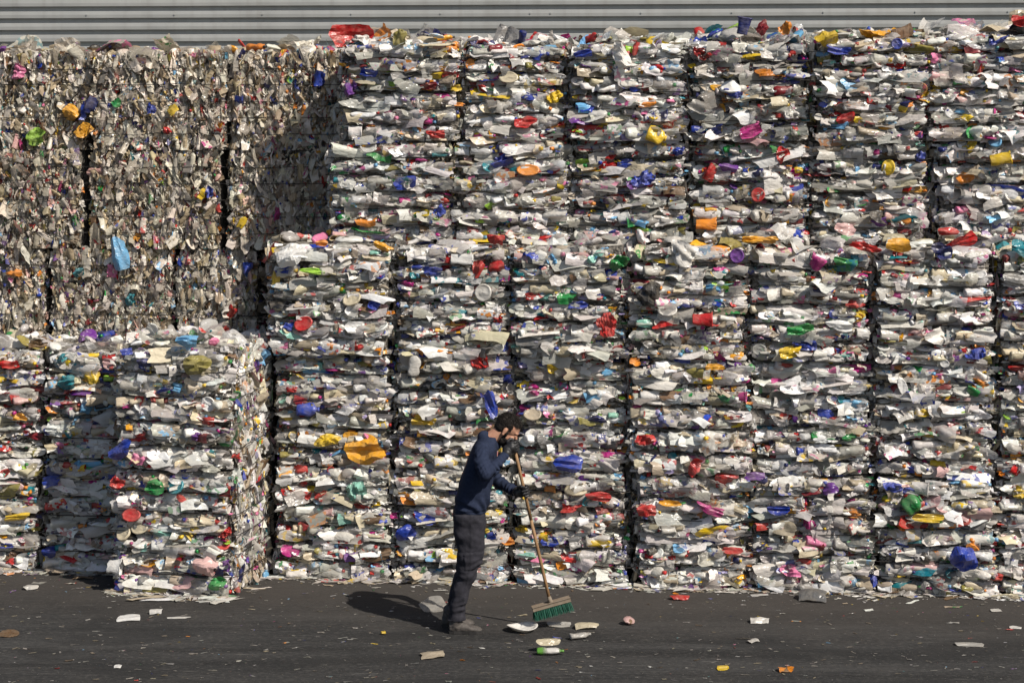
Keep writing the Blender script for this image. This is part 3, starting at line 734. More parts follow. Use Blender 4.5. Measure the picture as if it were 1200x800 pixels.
def landmark(px, py, wpx, hpx, colour, kind, roll, label):
    d = ray(px, py); best = None
    for q in BALES:
        if q.hidden: continue
        cr, sr = math.cos(q.rz), math.sin(q.rz)
        ax = np.array([cr, sr, 0]); ay = np.array([-sr, cr, 0])
        for face in ('front', 'right'):
            if face == 'right' and not q.key.startswith('F'): continue
            nrm, al, half, off = (-ay, ax, q.W / 2, q.Dp / 2) if face == 'front' else (ax, ay, q.Dp / 2, q.W / 2)
            o = q.loc + nrm * off
            t = nrm.dot(o - cam) / nrm.dot(d)
            P = cam + d * t - o
            a, b_ = P.dot(al), P[2]
            if abs(a) <= half + .05 and -.02 <= b_ <= q.H + (.17 if q.key[-1] == 'T' else 0) and (best is None or t < best[0]):
                best = (t, q, face, a, b_)
    if best is None: return None
    t, q, face, a, b_ = best
    name = PART_NAME[kind]
    if kind == 'blob':
        kind = 'tub' if label and ('canister' in label or 'cup' in label or 'bowl' in label) else 'bottle' if label and 'bottle' in label else 'soft'
        name = PART_NAME[kind] if kind != 'soft' else 'plastic_bag'
    elif kind == 'film' and max(wpx, hpx) < 28 and rng.random() < .35: kind = 'soft'
    s = F_PX / t
    w, l = np.array([max(wpx, hpx) / s]), np.array([min(wpx, hpx) / s])
    tau = R(rng.uniform(58, 80)) if kind != 'lid' else R(rng.uniform(45, 75))
    l = l / max(math.sin(tau), .6) * 1.0; w = w * .97
    CRUMPLE[0] = 1.9
    V, F, sm = GEN[kind](1, w, l)
    CRUMPLE[0] = 1.0
    if kind in ('film', 'soft', 'strip'):
        e = V.max(1) - V.min(1)
        V[..., 0] *= w / e[:, 0:1]; V[..., 1] *= l / e[:, 1:2]; V[..., 1] -= (V[..., 1].max() + V[..., 1].min()) / 2
        if kind != 'strip' and min(wpx, hpx) > 12:
            V[..., 2] -= V[..., 2].mean(); V[..., 2] *= min(.8, .12 / max(V[..., 2].max() - V[..., 2].min(), 1e-4))
    th = R(roll) if wpx >= hpx or abs(roll) > 45 else R(roll + 90)
    ex = np.array([math.cos(th), math.sin(th), 0.0]); upv = np.array([-math.sin(th), math.cos(th), 0]); out = np.array([0, 0, 1.0])
    if upv[1] < 0: upv = -upv; ex = -ex
    tl = tau if abs(roll) < 45 else R(80)
    ez = upv * math.cos(tl) + out * math.sin(tl); ey = np.cross(ez, ex)
    V = rot_batch(V, ex[None], ey[None], ez[None])
    c = max(float(bulge(np.array(a), np.array(b_), q.W if face == 'front' else q.Dp, q.H, q.nl, 'front')), .0) + (.045 if max(wpx, hpx) < 24 else .066 if max(wpx, hpx) < 32 else .105)
    V = V + np.array([a, b_, c])
    Bt = Batch(kind, V, F, sm, *colour_pieces(kind, 1, V.shape[1], W_FRONT))
    Bt.col[..., :3] = np.array(PAL[colour]) * rng.uniform(.75, 1.0) + .012; Bt.ink[..., 3] = 0; 
    place_front([Bt], q.W, q.Dp, face)
    if q.loc[2] < .1: Bt.V[..., 2] = np.maximum(Bt.V[..., 2], .006)
    o = one_piece(name, Bt.V[0], F, sm, Bt.col[0], Bt.ink[0], False, q.root, label)
    return q.key
WHERE = {}
for it in LM:
    k = landmark(*it)
    WHERE.setdefault(k, []).append(it[7] or it[4])

# ------------------------------------------------------------------ ground
m, nt, b = new_mat('worn_asphalt')
tc = N(nt, 'ShaderNodeTexCoord')
def mapping(scale, rot=0.0):
    n = N(nt, 'ShaderNodeMapping'); n.inputs['Scale'].default_value = scale; n.inputs['Rotation'].default_value = (0, 0, rot)
    L(nt, tc.outputs['Object'], n.inputs['Vector']); return n.outputs[0]
vs = mapping((.22, 3.2, 1), R(4)); vs2 = mapping((.9, 9.0, 1), R(-3)); vo = mapping((1, 1, 1))
s1 = N(nt, 'ShaderNodeTexNoise', i_Scale=1.0, i_Detail=5.0, i_Roughness=.6, i_Distortion=.35); L(nt, vs, s1.inputs['Vector'])
s2 = N(nt, 'ShaderNodeTexNoise', i_Scale=1.6, i_Detail=6.0, i_Roughness=.65); L(nt, vs2, s2.inputs['Vector'])
vf = mapping((24, 40, 1)); fine = N(nt, 'ShaderNodeTexNoise', i_Scale=1.0, i_Detail=5.0, i_Roughness=.8); L(nt, vf, fine.inputs['Vector'])
mid = N(nt, 'ShaderNodeTexNoise', i_Scale=2.4, i_Detail=7.0, i_Roughness=.68); L(nt, vo, mid.inputs['Vector'])
base = ramp(nt, s1.outputs['Fac'], [(.36, (.0115, .0114, .0113)), (.50, (.0200, .0197, .0195)), (.64, (.034, .0333, .0325))])
c1 = mixc(nt, ramp(nt, mid.outputs['Fac'], [(.46, 0.0), (.70, .4)]), base, (.042, .0392, .036))
c1 = mixc(nt, ramp(nt, s2.outputs['Fac'], [(.60, 0.0), (.76, .35)]), c1, (.075, .071, .066))
c1 = mixc(nt, ramp(nt, s2.outputs['Fac'], [(.28, .75), (.40, 0.0)]), c1, (.012, .0115, .011))
c1 = mixc(nt, ramp(nt, fine.outputs['Fac'], [(.52, 0.0), (.68, .7)]), c1, (.075, .071, .066))
c1 = mixc(nt, ramp(nt, fine.outputs['Fac'], [(.34, .8), (.48, 0.0)]), c1, (.010, .0098, .0095))
vs3 = mapping((2.6, 34.0, 1), R(1.5))
s3 = N(nt, 'ShaderNodeTexNoise', i_Scale=1.0, i_Detail=5.0, i_Roughness=.7); L(nt, vs3, s3.inputs['Vector'])
c1 = mixc(nt, ramp(nt, s3.outputs['Fac'], [(.60, 0.0), (.72, .75)]), c1, (.125, .118, .108))
c1 = mixc(nt, ramp(nt, s3.outputs['Fac'], [(.30, .6), (.42, 0.0)]), c1, (.014, .0135, .013))
vst = mapping((.55, 1.5, 1), R(12)); st = N(nt, 'ShaderNodeTexNoise', i_Scale=1.0, i_Detail=3.0, i_Roughness=.55, i_Distortion=.8); L(nt, vst, st.inputs['Vector'])
c1 = mixc(nt, ramp(nt, st.outputs['Fac'], [(.53, 0.0), (.60, .55)]), c1, (.012, .0118, .0116))
# dusty soil trodden out from the foot of the bales
gm = N(nt, 'ShaderNodeSeparateXYZ'); L(nt, tc.outputs['Object'], gm.inputs[0])
yy = N(nt, 'ShaderNodeMath', operation='MULTIPLY_ADD'); L(nt, gm.outputs['X'], yy.inputs[0]); yy.inputs[1].default_value = .105; L(nt, gm.outputs['Y'], yy.inputs[2])
ya = N(nt, 'ShaderNodeMath', operation='MULTIPLY_ADD'); L(nt, mid.outputs['Fac'], ya.inputs[0]); ya.inputs[1].default_value = 1.1; L(nt, yy.outputs[0], ya.inputs[2])
mr = N(nt, 'ShaderNodeMapRange'); L(nt, ya.outputs[0], mr.inputs['Value']); mr.inputs['From Min'].default_value = -1.1; mr.inputs['From Max'].default_value = .1; mr.inputs['To Max'].default_value = .75
c1 = mixc(nt, mr.outputs[0], c1, (.042, .0365, .0320))
L(nt, c1, b.inputs['Base Color'])
b.inputs['Roughness'].default_value = .88; b.inputs['Specular IOR Level'].default_value = .3
bp = N(nt, 'ShaderNodeBump', i_Strength=.6, i_Distance=.006); L(nt, fine.outputs['Fac'], bp.inputs['Height'])
bp2 = N(nt, 'ShaderNodeBump', i_Strength=.5, i_Distance=.05); L(nt, mid.outputs['Fac'], bp2.inputs['Height']); L(nt, bp.outputs[0], bp2.inputs['Normal'])
L(nt, bp2.outputs[0], b.inputs['Normal'])
M_ASPH = m
g = mesh_np('ground', np.array([[-300, -300, 0], [300, -300, 0], [300, 300, 0], [-300, 300, 0]]), [np.array([[0, 1, 2, 3]])], [M_ASPH])
g['kind'] = 'structure'

# ------------------------------------------------------------------ hall behind: ribbed metal cladding
m, nt, b = new_mat('painted_cladding')
tc = N(nt, 'ShaderNodeTexCoord')
n1 = N(nt, 'ShaderNodeTexNoise', i_Scale=1.2, i_Detail=5.0); L(nt, tc.outputs['Object'], n1.inputs['Vector'])
mp = N(nt, 'ShaderNodeMapping'); mp.inputs['Scale'].default_value = (9, 9, .5); L(nt, tc.outputs['Object'], mp.inputs['Vector'])
n2 = N(nt, 'ShaderNodeTexNoise', i_Scale=1.5, i_Detail=4.0); L(nt, mp.outputs[0], n2.inputs['Vector'])
c = mixc(nt, ramp(nt, n1.outputs['Fac'], [(.35, 0.0), (.75, .6)]), (.325, .33, .32), (.28, .283, .272))
c = mixc(nt, ramp(nt, n2.outputs['Fac'], [(.50, 0.0), (.70, .45)]), c, (.25, .245, .23))
L(nt, c, b.inputs['Base Color']); b.inputs['Roughness'].default_value = .42
n3 = N(nt, 'ShaderNodeTexNoise', i_Scale=1.7, i_Detail=2.0); L(nt, tc.outputs['Object'], n3.inputs['Vector'])
bp = N(nt, 'ShaderNodeBump', i_Strength=.6, i_Distance=.05); L(nt, n3.outputs['Fac'], bp.inputs['Height']); L(nt, bp.outputs[0], b.inputs['Normal'])
M_CLAD = m
VW = 3.6
wall_root = empty('hall_wall', uvz(0, VW, 0), -PHI * .55, 'pale grey metal hall wall with horizontal ribs behind the bales', 'wall')
def clad_panel(x0, x1, zoff):
    pitch, prof, z = .125, [], .15
    while z < 9.0:
        prof += [(0.0, z), (0.0, z + .040), (-.044, z + .049), (-.047, z + .083), (-.044, z + .118)]
        z += pitch
    prof.append((0.0, z)); P = np.array(prof); n = len(P)
    P[:, 0] -= zoff
    V = np.concatenate([np.stack([np.full(n, x), P[:, 0], P[:, 1]], -1) for x in (x0, x1)] + [np.stack([np.full(n, x), np.full(n, .02), P[:, 1]], -1) for x in (x0, x1)])
    f = [(i, i + n, i + n + 1, i + 1) for i in range(n - 1)]
    f += [(i + 2 * n, i + 2 * n + 1, i + 3 * n + 1, i + 3 * n) for i in range(n - 1)]
    f += [(0, 2 * n, 3 * n, n), (n - 1, 2 * n - 1, 4 * n - 1, 3 * n - 1)]
    f += [(i, i + 1, i + 1 + 2 * n, i + 2 * n) for i in range(n - 1)] + [(i + n, i + 3 * n, i + 3 * n + 1, i + n + 1) for i in range(n - 1)]
    V = list(V); zc = .15
    while zc < 8.8:                                     # screw heads along the crowns
        for x in np.arange(x0 + .12, x1, .95):
            k0 = len(V)
            for dy in (-.0475 - zoff, -.0545 - zoff): V += [(x + .009 * math.cos(a), dy, zc + .083 + .009 * math.sin(a)) for a in (.4, 1.97, 3.54, 5.11)]
            f += [(k0 + 4, k0 + 5, k0 + 6, k0 + 7)] + [(k0 + i, k0 + (i + 1) % 4, k0 + 4 + (i + 1) % 4, k0 + 4 + i) for i in range(4)]
        zc += pitch * 3
    mesh_np('cladding_panel', np.array(V), [np.array(f)], [M_CLAD], parent=wall_root)
xs_ = -0.0 + (600 - 600) / 110
clad_panel(-12.0, -6.03, .0); clad_panel(-6.0, -.06, .003); clad_panel(-.085, 5.95, .0); clad_panel(5.93, 12.0, .003)
bx = np.array([[-12, .03, 0], [12, .03, 0], [12, .30, 0], [-12, .30, 0], [-12, .03, 9.1], [12, .03, 9.1], [12, .30, 9.1], [-12, .30, 9.1]], float)
mesh_np('wall_frame', bx, [np.array([[0, 1, 5, 4], [1, 2, 6, 5], [2, 3, 7, 6], [3, 0, 4, 7], [4, 5, 6, 7], [3, 2, 1, 0]])], [M_CLAD], parent=wall_root)

# ------------------------------------------------------------------ the sweeping man (faces right, head bowed)
def plain_mat(name, col, rough, bump=0.0, scale=60.0, col2=None, spec=.3, dist=.004, stretch=(1, 1, 1)):
    m, nt, b = new_mat(name)
    tc = N(nt, 'ShaderNodeTexCoord'); mp = N(nt, 'ShaderNodeMapping'); mp.inputs['Scale'].default_value = stretch
    L(nt, tc.outputs['Object'], mp.inputs['Vector'])
    n1 = N(nt, 'ShaderNodeTexNoise', i_Scale=scale, i_Detail=5.0, i_Roughness=.6); L(nt, mp.outputs[0], n1.inputs['Vector'])
    c2 = col2 or tuple(c * .65 for c in col)
    L(nt, mixc(nt, ramp(nt, n1.outputs['Fac'], [(.35, 0.0), (.68, 1.0)]), col, c2), b.inputs['Base Color'])
    b.inputs['Roughness'].default_value = rough; b.inputs['Specular IOR Level'].default_value = spec
    if bump:
        bp = N(nt, 'ShaderNodeBump', i_Strength=bump, i_Distance=dist); L(nt, n1.outputs['Fac'], bp.inputs['Height']); L(nt, bp.outputs[0], b.inputs['Normal'])
    return m
M_SKIN = plain_mat('skin', (.40, .22, .145), .5, .1, 30, (.36, .17, .11), .35)
M_HAIR = plain_mat('dark_hair', (.010, .0085, .008), .75, .9, 75, (.026, .021, .018), .15, .005, (1, 1, .3))
M_KNIT = plain_mat('navy_knit', (.020, .027, .052), .9, .5, 45, (.013, .018, .036), .12, .006)
M_TROU = plain_mat('charcoal_work_cloth', (.029, .028, .036), .85, .5, 26, (.018, .0175, .022), .18, .008)
M_GLOV = plain_mat('black_glove_rubber', (.010, .010, .011), .5, .5, 70, (.02, .02, .021), .4)
M_SHOE = plain_mat('dusty_leather', (.085, .074, .066), .7, .5, 40, (.045, .04, .037), .3)
M_SOLE = plain_mat('shoe_rubber', (.03, .028, .027), .8, .3, 50)
M_WOOD = plain_mat('worn_broom_wood', (.30, .18, .09), .6, .4, 14, (.17, .095, .045), .3, .003, (6, 6, .6))
M_BLOCK = plain_mat('dusty_broom_block', (.20, .165, .125), .8, .4, 30, (.16, .12, .085))
M_BRIS = plain_mat('green_bristle', (.005, .072, .044), .5, .2, 60, (.008, .055, .035), .4)

def P3(px, py, y=0.0):
    z = (738 - py) / 150.8
    return np.array([(px - 540) / 150.8, y, z - y * (3.9 - z) / 14.07])

class Soup:
    """closed shapes gathered for one surface"""
    def __init__(s): s.V, s.F, s.n = [], [], 0
    def add(s, V, F):
        s.V.append(np.asarray(V, float)); s.F += [tuple(int(i) + s.n for i in f) for f in F]; s.n += len(V); return s
    def ring_tube(s, rings):
        n, m_ = len(rings), len(rings[0])
        V = [p for r in rings for p in r] + [np.mean(rings[0], 0), np.mean(rings[-1], 0)]
        F = [(i * m_ + j, i * m_ + (j + 1) % m_, (i + 1) * m_ + (j + 1) % m_, (i + 1) * m_ + j) for i in range(n - 1) for j in range(m_)]
        F += [(n * m_, (j + 1) % m_, j) for j in range(m_)] + [(n * m_ + 1, (n - 1) * m_ + j, (n - 1) * m_ + (j + 1) % m_) for j in range(m_)]
        return s.add(V, F)
    def ball(s, c, r, ax=None):
        r = np.array(r if hasattr(r, '__len__') else (r, r, r)); ax = np.eye(3) if ax is None else np.array(ax)
        nu, nv = 10, 16
        rings = []
        for i in range(1, nu):
            t = math.pi * i / nu
            rings.append([np.array(c) + (np.array([math.sin(t) * math.cos(a), math.sin(t) * math.sin(a), math.cos(t)]) * r) @ ax for a in np.linspace(0, 2 * math.pi, nv, endpoint=False)])
        V = [p for q in rings for p in q] + [np.array(c) + np.array([0, 0, r[2]]) @ ax, np.array(c) - np.array([0, 0, r[2]]) @ ax]
        m_ = nv; n = len(rings)
        F = [(i * m_ + j, (i + 1) * m_ + j, (i + 1) * m_ + (j + 1) % m_, i * m_ + (j + 1) % m_) for i in range(n - 1) for j in range(m_)]
        F += [(n * m_, j, (j + 1) % m_) for j in range(m_)] + [(n * m_ + 1, (n - 1) * m_ + (j + 1) % m_, (n - 1) * m_ + j) for j in range(m_)]
        return s.add(V, F)
    def limb(s, pts, rad, seg=14):
        """a tapered, rounded tube along joints"""
        pts = [np.array(p, float) for p in pts]
        for (p, q, r0, r1) in zip(pts[:-1], pts[1:], rad[:-1], rad[1:]):
            d = q - p; d = d / np.linalg.norm(d)
            e = np.cross(d, [0, 0, 1.0]) if abs(d[2]) < .9 else np.cross(d, [1.0, 0, 0]); e /= np.linalg.norm(e); f = np.cross(d, e)
            rings = [[p + (q - p) * t + (e * math.cos(a) + f * math.sin(a)) * (r0 + (r1 - r0) * t) for a in np.linspace(0, 2 * math.pi, seg, endpoint=False)] for t in (0, .33, .66, 1)]
            s.ring_tube(rings)
        for p, r in zip(pts, rad): s.ball(p, r * 1.0)
        return s
    def loft(s, secs, seg=28, power=2.3):
        """stacked ellipses: (centre, half depth x, half width y)"""
        rings = []
        for c, a, b_ in secs:
            an = np.linspace(0, 2 * math.pi, seg, endpoint=False)
            rings.append([np.array(c) + np.array([a * np.sign(math.cos(t)) * abs(math.cos(t)) ** (2 / power), b_ * np.sign(math.sin(t)) * abs(math.sin(t)) ** (2 / power), 0]) for t in an])
        return s.ring_tube(rings)
    def skin(s, name, mat, parent, voxel=.006, it=6, fac=.5, fn=None):
        me = bpy.data.meshes.new('tmp'); me.from_pydata([tuple(v) for v in np.concatenate(s.V)], [], s.F); me.update()
        o = bpy.data.objects.new('tmp', me); COL.objects.link(o)
        r = o.modifiers.new('r', 'REMESH'); r.mode = 'VOXEL'; r.voxel_size = voxel; r.use_smooth_shade = True
        if it:
            q = o.modifiers.new('s', 'SMOOTH'); q.factor = fac; q.iterations = it
        bpy.context.view_layer.update()
        ev = o.evaluated_get(bpy.context.evaluated_depsgraph_get())
        m2 = bpy.data.meshes.new_from_object(ev); bpy.data.objects.remove(o); bpy.data.meshes.remove(me)
        m2.name = name; m2.materials.clear(); m2.materials.append(mat)
        if fn:
            n = len(m2.vertices); co = np.empty(n * 3, np.float32); m2.vertices.foreach_get('co', co); co = co.reshape(-1, 3)
            no = np.empty(n * 3, np.float32); m2.vertices.foreach_get('normal', no); no = no.reshape(-1, 3)
            m2.vertices.foreach_set('co', np.ascontiguousarray(fn(co.astype(float), no.astype(float)), dtype=np.float32).ravel()); m2.update()
        m2.polygons.foreach_set('use_smooth', np.ones(len(m2.polygons), bool))
        o2 = bpy.data.objects.new(name, m2); COL.objects.link(o2); o2.parent = parent
        return o2

def nz(co, sc, seed=0.0):
    return np.array([noise.noise(Vector((float(p[0]) * sc[0] + seed, float(p[1]) * sc[1], float(p[2]) * sc[2]))) for p in co])

man_at = ground_pt(540, 738)
man = empty('person', man_at, 0, 'man in navy jumper and charcoal work trousers sweeping with bowed head', 'person')

NEAR, FARY = -.085, .095
# --- trousers
tr = Soup()
leg = [(531, 569, 598, .100), (531.5, 569, 612, .102), (533, 568.5, 626, .094), (535, 568, 642, .086), (536, 565.5, 656, .078), (535, 558.5, 672, .072), (529.5, 551.5, 690, .066), (527.5, 547.5, 705, .061), (525, 546.5, 716, .060), (523.5, 547, 723, .061)]
tr.loft([(P3((a + b) / 2, y_, 0) + np.array([0, NEAR, 0]), (b - a) / 301.6, w) for a, b, y_, w in leg])
tr.loft([(P3((a + b) / 2, y_, 0) + np.array([.005 - .030 * np.clip((y_ - 630) / 60, 0, 1), FARY, 0]), (b - a) / 301.6, w) for a, b, y_, w in leg])
tr.loft([(P3(550, 592, 0), .124, .165), (P3(550, 603, 0), .126, .175), (P3(551, 618, 0), .117, .16), (P3(551, 630, 0), .09, .11)])
def trouser_folds(co, no):
    z = co[:, 2]
    f = nz(co, (8, 8, 11)) * .016 + nz(co, (22, 22, 30), 6.6) * .004 - .006
    f += .0035 * np.exp(-((co[:, 0] - (.085 - .10 * np.clip((.55 - z) / .5, 0, 1))) / .006) ** 2) * (co[:, 1] < -.1)
    k = np.exp(-((z - .50) / .09) ** 2) + 1.2 * np.exp(-((z - .16) / .08) ** 2) + .5 * np.exp(-((z - .84) / .06) ** 2)
    f += k * .0050 * np.sin(z * 95 + 11 * nz(co, (5, 5, 5), 3.3) + co[:, 0] * 34) * 1.35 * np.clip(.45 + 1.6 * nz(co, (7, 7, 7), 7.7), 0, 1)
    f += .006 * ((z > .50) & (z < .635) & (co[:, 0] > .03))          # knee patch
    f -= .004 * np.exp(-((z - .50) / .006) ** 2) + .004 * np.exp(-((z - .637) / .006) ** 2)
    return co + no * f[:, None]
tr.skin('trousers', M_TROU, man, .0085, 3, .5, trouser_folds)

# --- jumper
sh_n, el_n, wr_n = P3(565, 527, -.165), P3(569, 556, -.305), P3(592.5, 532.5, -.155)
sh_f, el_f, wr_f = P3(567, 527, .16), P3(583, 565, .26), P3(604, 574.5, .055)
jp = Soup()
tor = [(530.5, 572, 600, .172), (530.5, 572.5, 594, .178), (533, 575.5, 582, .180), (537, 578, 566, .186), (542, 580, 550, .195), (547, 582.5, 536, .205), (552, 584, 525, .20), (558, 584, 516, .155), (565, 583, 510, .085)]
jp.loft([(P3((a + b) / 2, y_, 0), (b - a) / 301.6, w) for a, b, y_, w in tor])
jp.limb([sh_n, (sh_n + el_n) / 2 + np.array([-.012, 0, 0]), el_n, (el_n + wr_n) / 2 - np.array([0, 0, .006]), wr_n], [.072, .063, .056, .050, .041])
jp.limb([sh_f, (sh_f + el_f) / 2, el_f, (el_f + wr_f) / 2, wr_f], [.072, .060, .052, .047, .039])
jp.limb([P3(567, 512, 0), P3(575, 515.5, 0), P3(581, 521, 0)], [.058, .066, .052])
def jumper_folds(co, no):
    f = nz(co, (8, 8, 10), 5.0) * .009 - .006
    for a, b_ in ((sh_n, el_n), (el_n, wr_n), (el_f, wr_f), (sh_f, el_f)):
        d = b_ - a; ln = np.linalg.norm(d); d = d / ln
        t = (co - a) @ d; rad = np.linalg.norm(co - a - t[:, None] * d, axis=1)
        m_ = np.clip(1 - rad / .10, 0, 1) * np.clip((t + .03) / .05, 0, 1) * np.clip((ln + .04 - t) / .05, 0, 1)
        f += m_ * .020 * np.sin(t * 135 + 11 * nz(co, (7, 7, 7), 1.7) + co[:, 0] * 38) * np.clip(.35 + 1.5 * nz(co, (9, 9, 9), 4.4), 0, 1)
    z = co[:, 2]
    wst = np.exp(-((z - 1.0) / .07) ** 2)
    f += wst * .009 * np.sin(co[:, 0] * 55 + co[:, 1] * 30 + z * 40 + 5 * nz(co, (5, 5, 5), 8.8))
    f -= .006 * (z < .955)                                             # hem band draws in
    return co + no * f[:, None]
jp.skin('jumper', M_KNIT, man, .0075, 3, .5, jumper_folds)

# --- broom line, needed for the grip
top_h, bot_h = P3(600.0, 513, -.085), P3(644.5, 704, .03)
hdir = (bot_h - top_h) / np.linalg.norm(bot_h - top_h)
def on_handle(py):
    t = (py - 513) / (704 - 513); return top_h + (bot_h - top_h) * t
def grip_glove(name, C, wrist, wr_r, e, tilt):
    g_ = Soup()
    e = np.array(e, float); e -= hdir * e.dot(hdir); e /= np.linalg.norm(e)
    e2 = np.cross(hdir, e) * tilt
    at = lambda ang, r, k: C + (e * math.cos(R(ang)) + e2 * math.sin(R(ang))) * r + hdir * k
    # palm with the back of the hand
    for k, w_ in ((-.032, .017), (-.011, .019), (.011, .019), (.031, .017)):
        g_.limb([at(-28, .040, k), at(8, .036, k), at(52, .037, k)], [w_ * .95, w_, w_ * .85], 10)
    g_.limb([at(0, .040, 0), at(-30, .066, .004), wrist], [.036, .034, wr_r], 12)
    # four fingers of unequal length closing round the handle
    for k, rad, last in ((-.034, .0098, 228), (-.0115, .0104, 246), (.0115, .0100, 240), (.033, .0086, 214)):
        g_.limb([at(52, .037, k), at(104, .0345, k * 1.02), at(165, .0285, k), at(last, .0265, k * .98)], [rad * 1.12, rad * 1.05, rad, rad * .9], 10)
    # thumb leaves the side of the palm and closes the other way
    g_.limb([at(-22, .046, -.020), at(-62, .040, -.046), at(-118, .031, -.052), at(-158, .028, -.046)], [.0150, .0125, .0112, .0098], 10)
    return g_.skin(name, M_GLOV, man, .0036, 2, .5)
C_n = on_handle(522); C_f = on_handle(575.5)
grip_glove('glove', C_n, wr_n + np.array([.010, .008, .010]), .036, (-.45, -.88, 0), -1)
grip_glove('glove', C_f, wr_f + np.array([.006, 0, 0]), .034, (-.55, .8, 0), 1)

# --- head
f_ = np.array([math.cos(R(38)), 0, -math.sin(R(38))]); u_ = np.array([math.sin(R(38)), 0, math.cos(R(38))]); l_ = np.array([0, 1.0, 0])
E0 = P3(592, 503.5, 0)
AX = np.array([f_, l_, u_])
hp = lambda f, l, u: E0 + f_ * f + l_ * l + u_ * u
bd = Soup()
bd.ball(hp(.000, 0, .042), (.100, .078, .088), AX)
bd.ball(hp(.042, 0, -.030), (.056, .058, .078), AX)
bd.ball(hp(.030, 0, -.072), (.055, .052, .040), AX)
bd.ball(hp(.074, 0, -.094), (.023, .026, .022), AX)                    # chin
bd.ball(hp(.078, 0, .034), (.026, .056, .016), AX)                     # brow
for s in (-1, 1):
    bd.ball(hp(.072, s * .034, -.018), (.026, .022, .022), AX)         # cheekbone
    bd.ball(hp(.088, s * .031, .012), (.0125, .0145, .0115), AX)       # eye under its lid
    bd.ball(hp(-.004, s * .080, .002), (.017, .008, .029), AX)         # ear
    bd.ball(hp(-.002, s * .081, -.024), (.011, .008, .013), AX)
    bd.ball(hp(.116, s * .012, -.028), (.011, .008, .009), AX)         # nostril wing
bd.limb([hp(.094, 0, .020), hp(.112, 0, -.006), hp(.125, 0, -.026)], [.009, .011, .0125], 10)   # nose
bd.limb([hp(.098, -.020, -.056), hp(.106, 0, -.055), hp(.098, .020, -.056)], [.006, .009, .006], 10)
bd.limb([hp(.095, -.018, -.068), hp(.102, 0, -.068), hp(.095, .018, -.068)], [.006, .009, .006], 10)
bd.limb([P3(568, 520, 0), P3(577, 513, 0), P3(588, 504, 0)], [.066, .060, .056])
# slim body and limbs inside the clothes
bd.loft([(P3(551, 600, 0), .10, .14), (P3(556, 570, 0), .11, .14), (P3(563, 540, 0), .11, .16), (P3(569, 520, 0), .07, .13)])
for a, b_, c, r in ((sh_n, el_n, wr_n, .040), (sh_f, el_f, wr_f, .040)): bd.limb([a, b_, c], [r, .036, .026])
for y_, dx in ((NEAR, 0), (FARY, -.01)):
    bd.limb([P3(551, 612) + [dx, y_, 0], P3(551, 655) + [dx, y_, 0], P3(536, 718) + [dx, y_, 0]], [.075, .052, .040])
bd.skin('body', M_SKIN, man, .0048, 2, .5)

def hair_fn(co, no):
    q = (co - E0); f = q @ f_; l = np.abs(q[:, 1]); u = q @ u_
    line = np.where(f > .035, .064 + (f - .035) * .1, np.where(f > -.012, .030 - np.clip(-(f - .035), 0, 1) * 0, -.052))
    line = np.where((f > .012) & (f <= .04) & (l > .05), .012, line)
    inn = u > line
    d = nz(co, (30, 40, 30), 2.2) * .004 + nz(co, (150, 150, 60), 9.1) * .003 - .003 + .010 * np.clip((u - .07) / .05, 0, 1) * np.clip((f + .02) / .08, 0, 1)
    return np.where(inn[:, None], co + no * (d + .002)[:, None], E0 + f_ * .0 + u_ * .03 + (co - E0 - u_ * .03) * .86)
hr = Soup(); hr.ball(hp(-.006, 0, .044), (.102, .082, .091), AX); hr.ball(hp(-.040, 0, .004), (.055, .070, .062), AX)
ho_ = hr.skin('hair', M_HAIR, man, .005, 2, .5, hair_fn)
bmh = __import__('bmesh').new(); bmh.from_mesh(ho_.data); bmh.verts.ensure_lookup_table(); bmh.normal_update()
pts = [(np.array(v.co), np.array(v.normal)) for v in bmh.verts]
rr_ = random.Random(5)
for p, nrm in pts:                                     # short tufts
    q = p - E0
    if q @ u_ < .034 + .03 * (q @ f_ > .03) or rr_.random() > .55: continue
    d_ = nrm + f_ * rr_.uniform(.1, .7) + np.array([rr_.gauss(0, .35), rr_.gauss(0, .35), rr_.gauss(0, .35)]); d_ /= np.linalg.norm(d_)
    ln = rr_.uniform(.006, .013) * (1.5 if q @ u_ > .10 else 1.0); e_ = np.cross(d_, [0.3, 1.0, .2]); e_ /= np.linalg.norm(e_); g_ = np.cross(d_, e_)
    vs_ = [bmh.verts.new(Vector(p - d_ * .003 + (e_ * math.cos(a) + g_ * math.sin(a)) * .0026)) for a in (0, 2.1, 4.2)] + [bmh.verts.new(Vector(p + d_ * ln))]
    for a, b_ in ((0, 1), (1, 2), (2, 0)): bmh.faces.new((vs_[a], vs_[b_], vs_[3]))
bmh.to_mesh(ho_.data); bmh.free()
def beard_fn(co, no):
    q = (co - E0); f = q @ f_; l = np.abs(q[:, 1]); u = q @ u_
    inn = ((u < -.040) & (f > .006)) | ((u < .012) & (f > .008) & (f < .032) & (l > .04))
    inn &= ~((f > .085) & (u > -.050) & (l < .02))
    d = nz(co, (90, 90, 90), 4.2) * .005 + .001
    return np.where(inn[:, None], co + no * d[:, None], hp(.03, 0, -.03) + (co - hp(.03, 0, -.03)) * .72)
br = Soup(); br.ball(hp(.042, 0, -.030), (.060, .0625, .083), AX); br.ball(hp(.030, 0, -.072), (.059, .057, .044), AX); br.ball(hp(.075, 0, -.096), (.027, .031, .026), AX)
br.ball(hp(.020, 0, -.005), (.04, .0765, .05), AX)
br.skin('beard', M_HAIR, man, .0046, 2, .5, beard_fn)

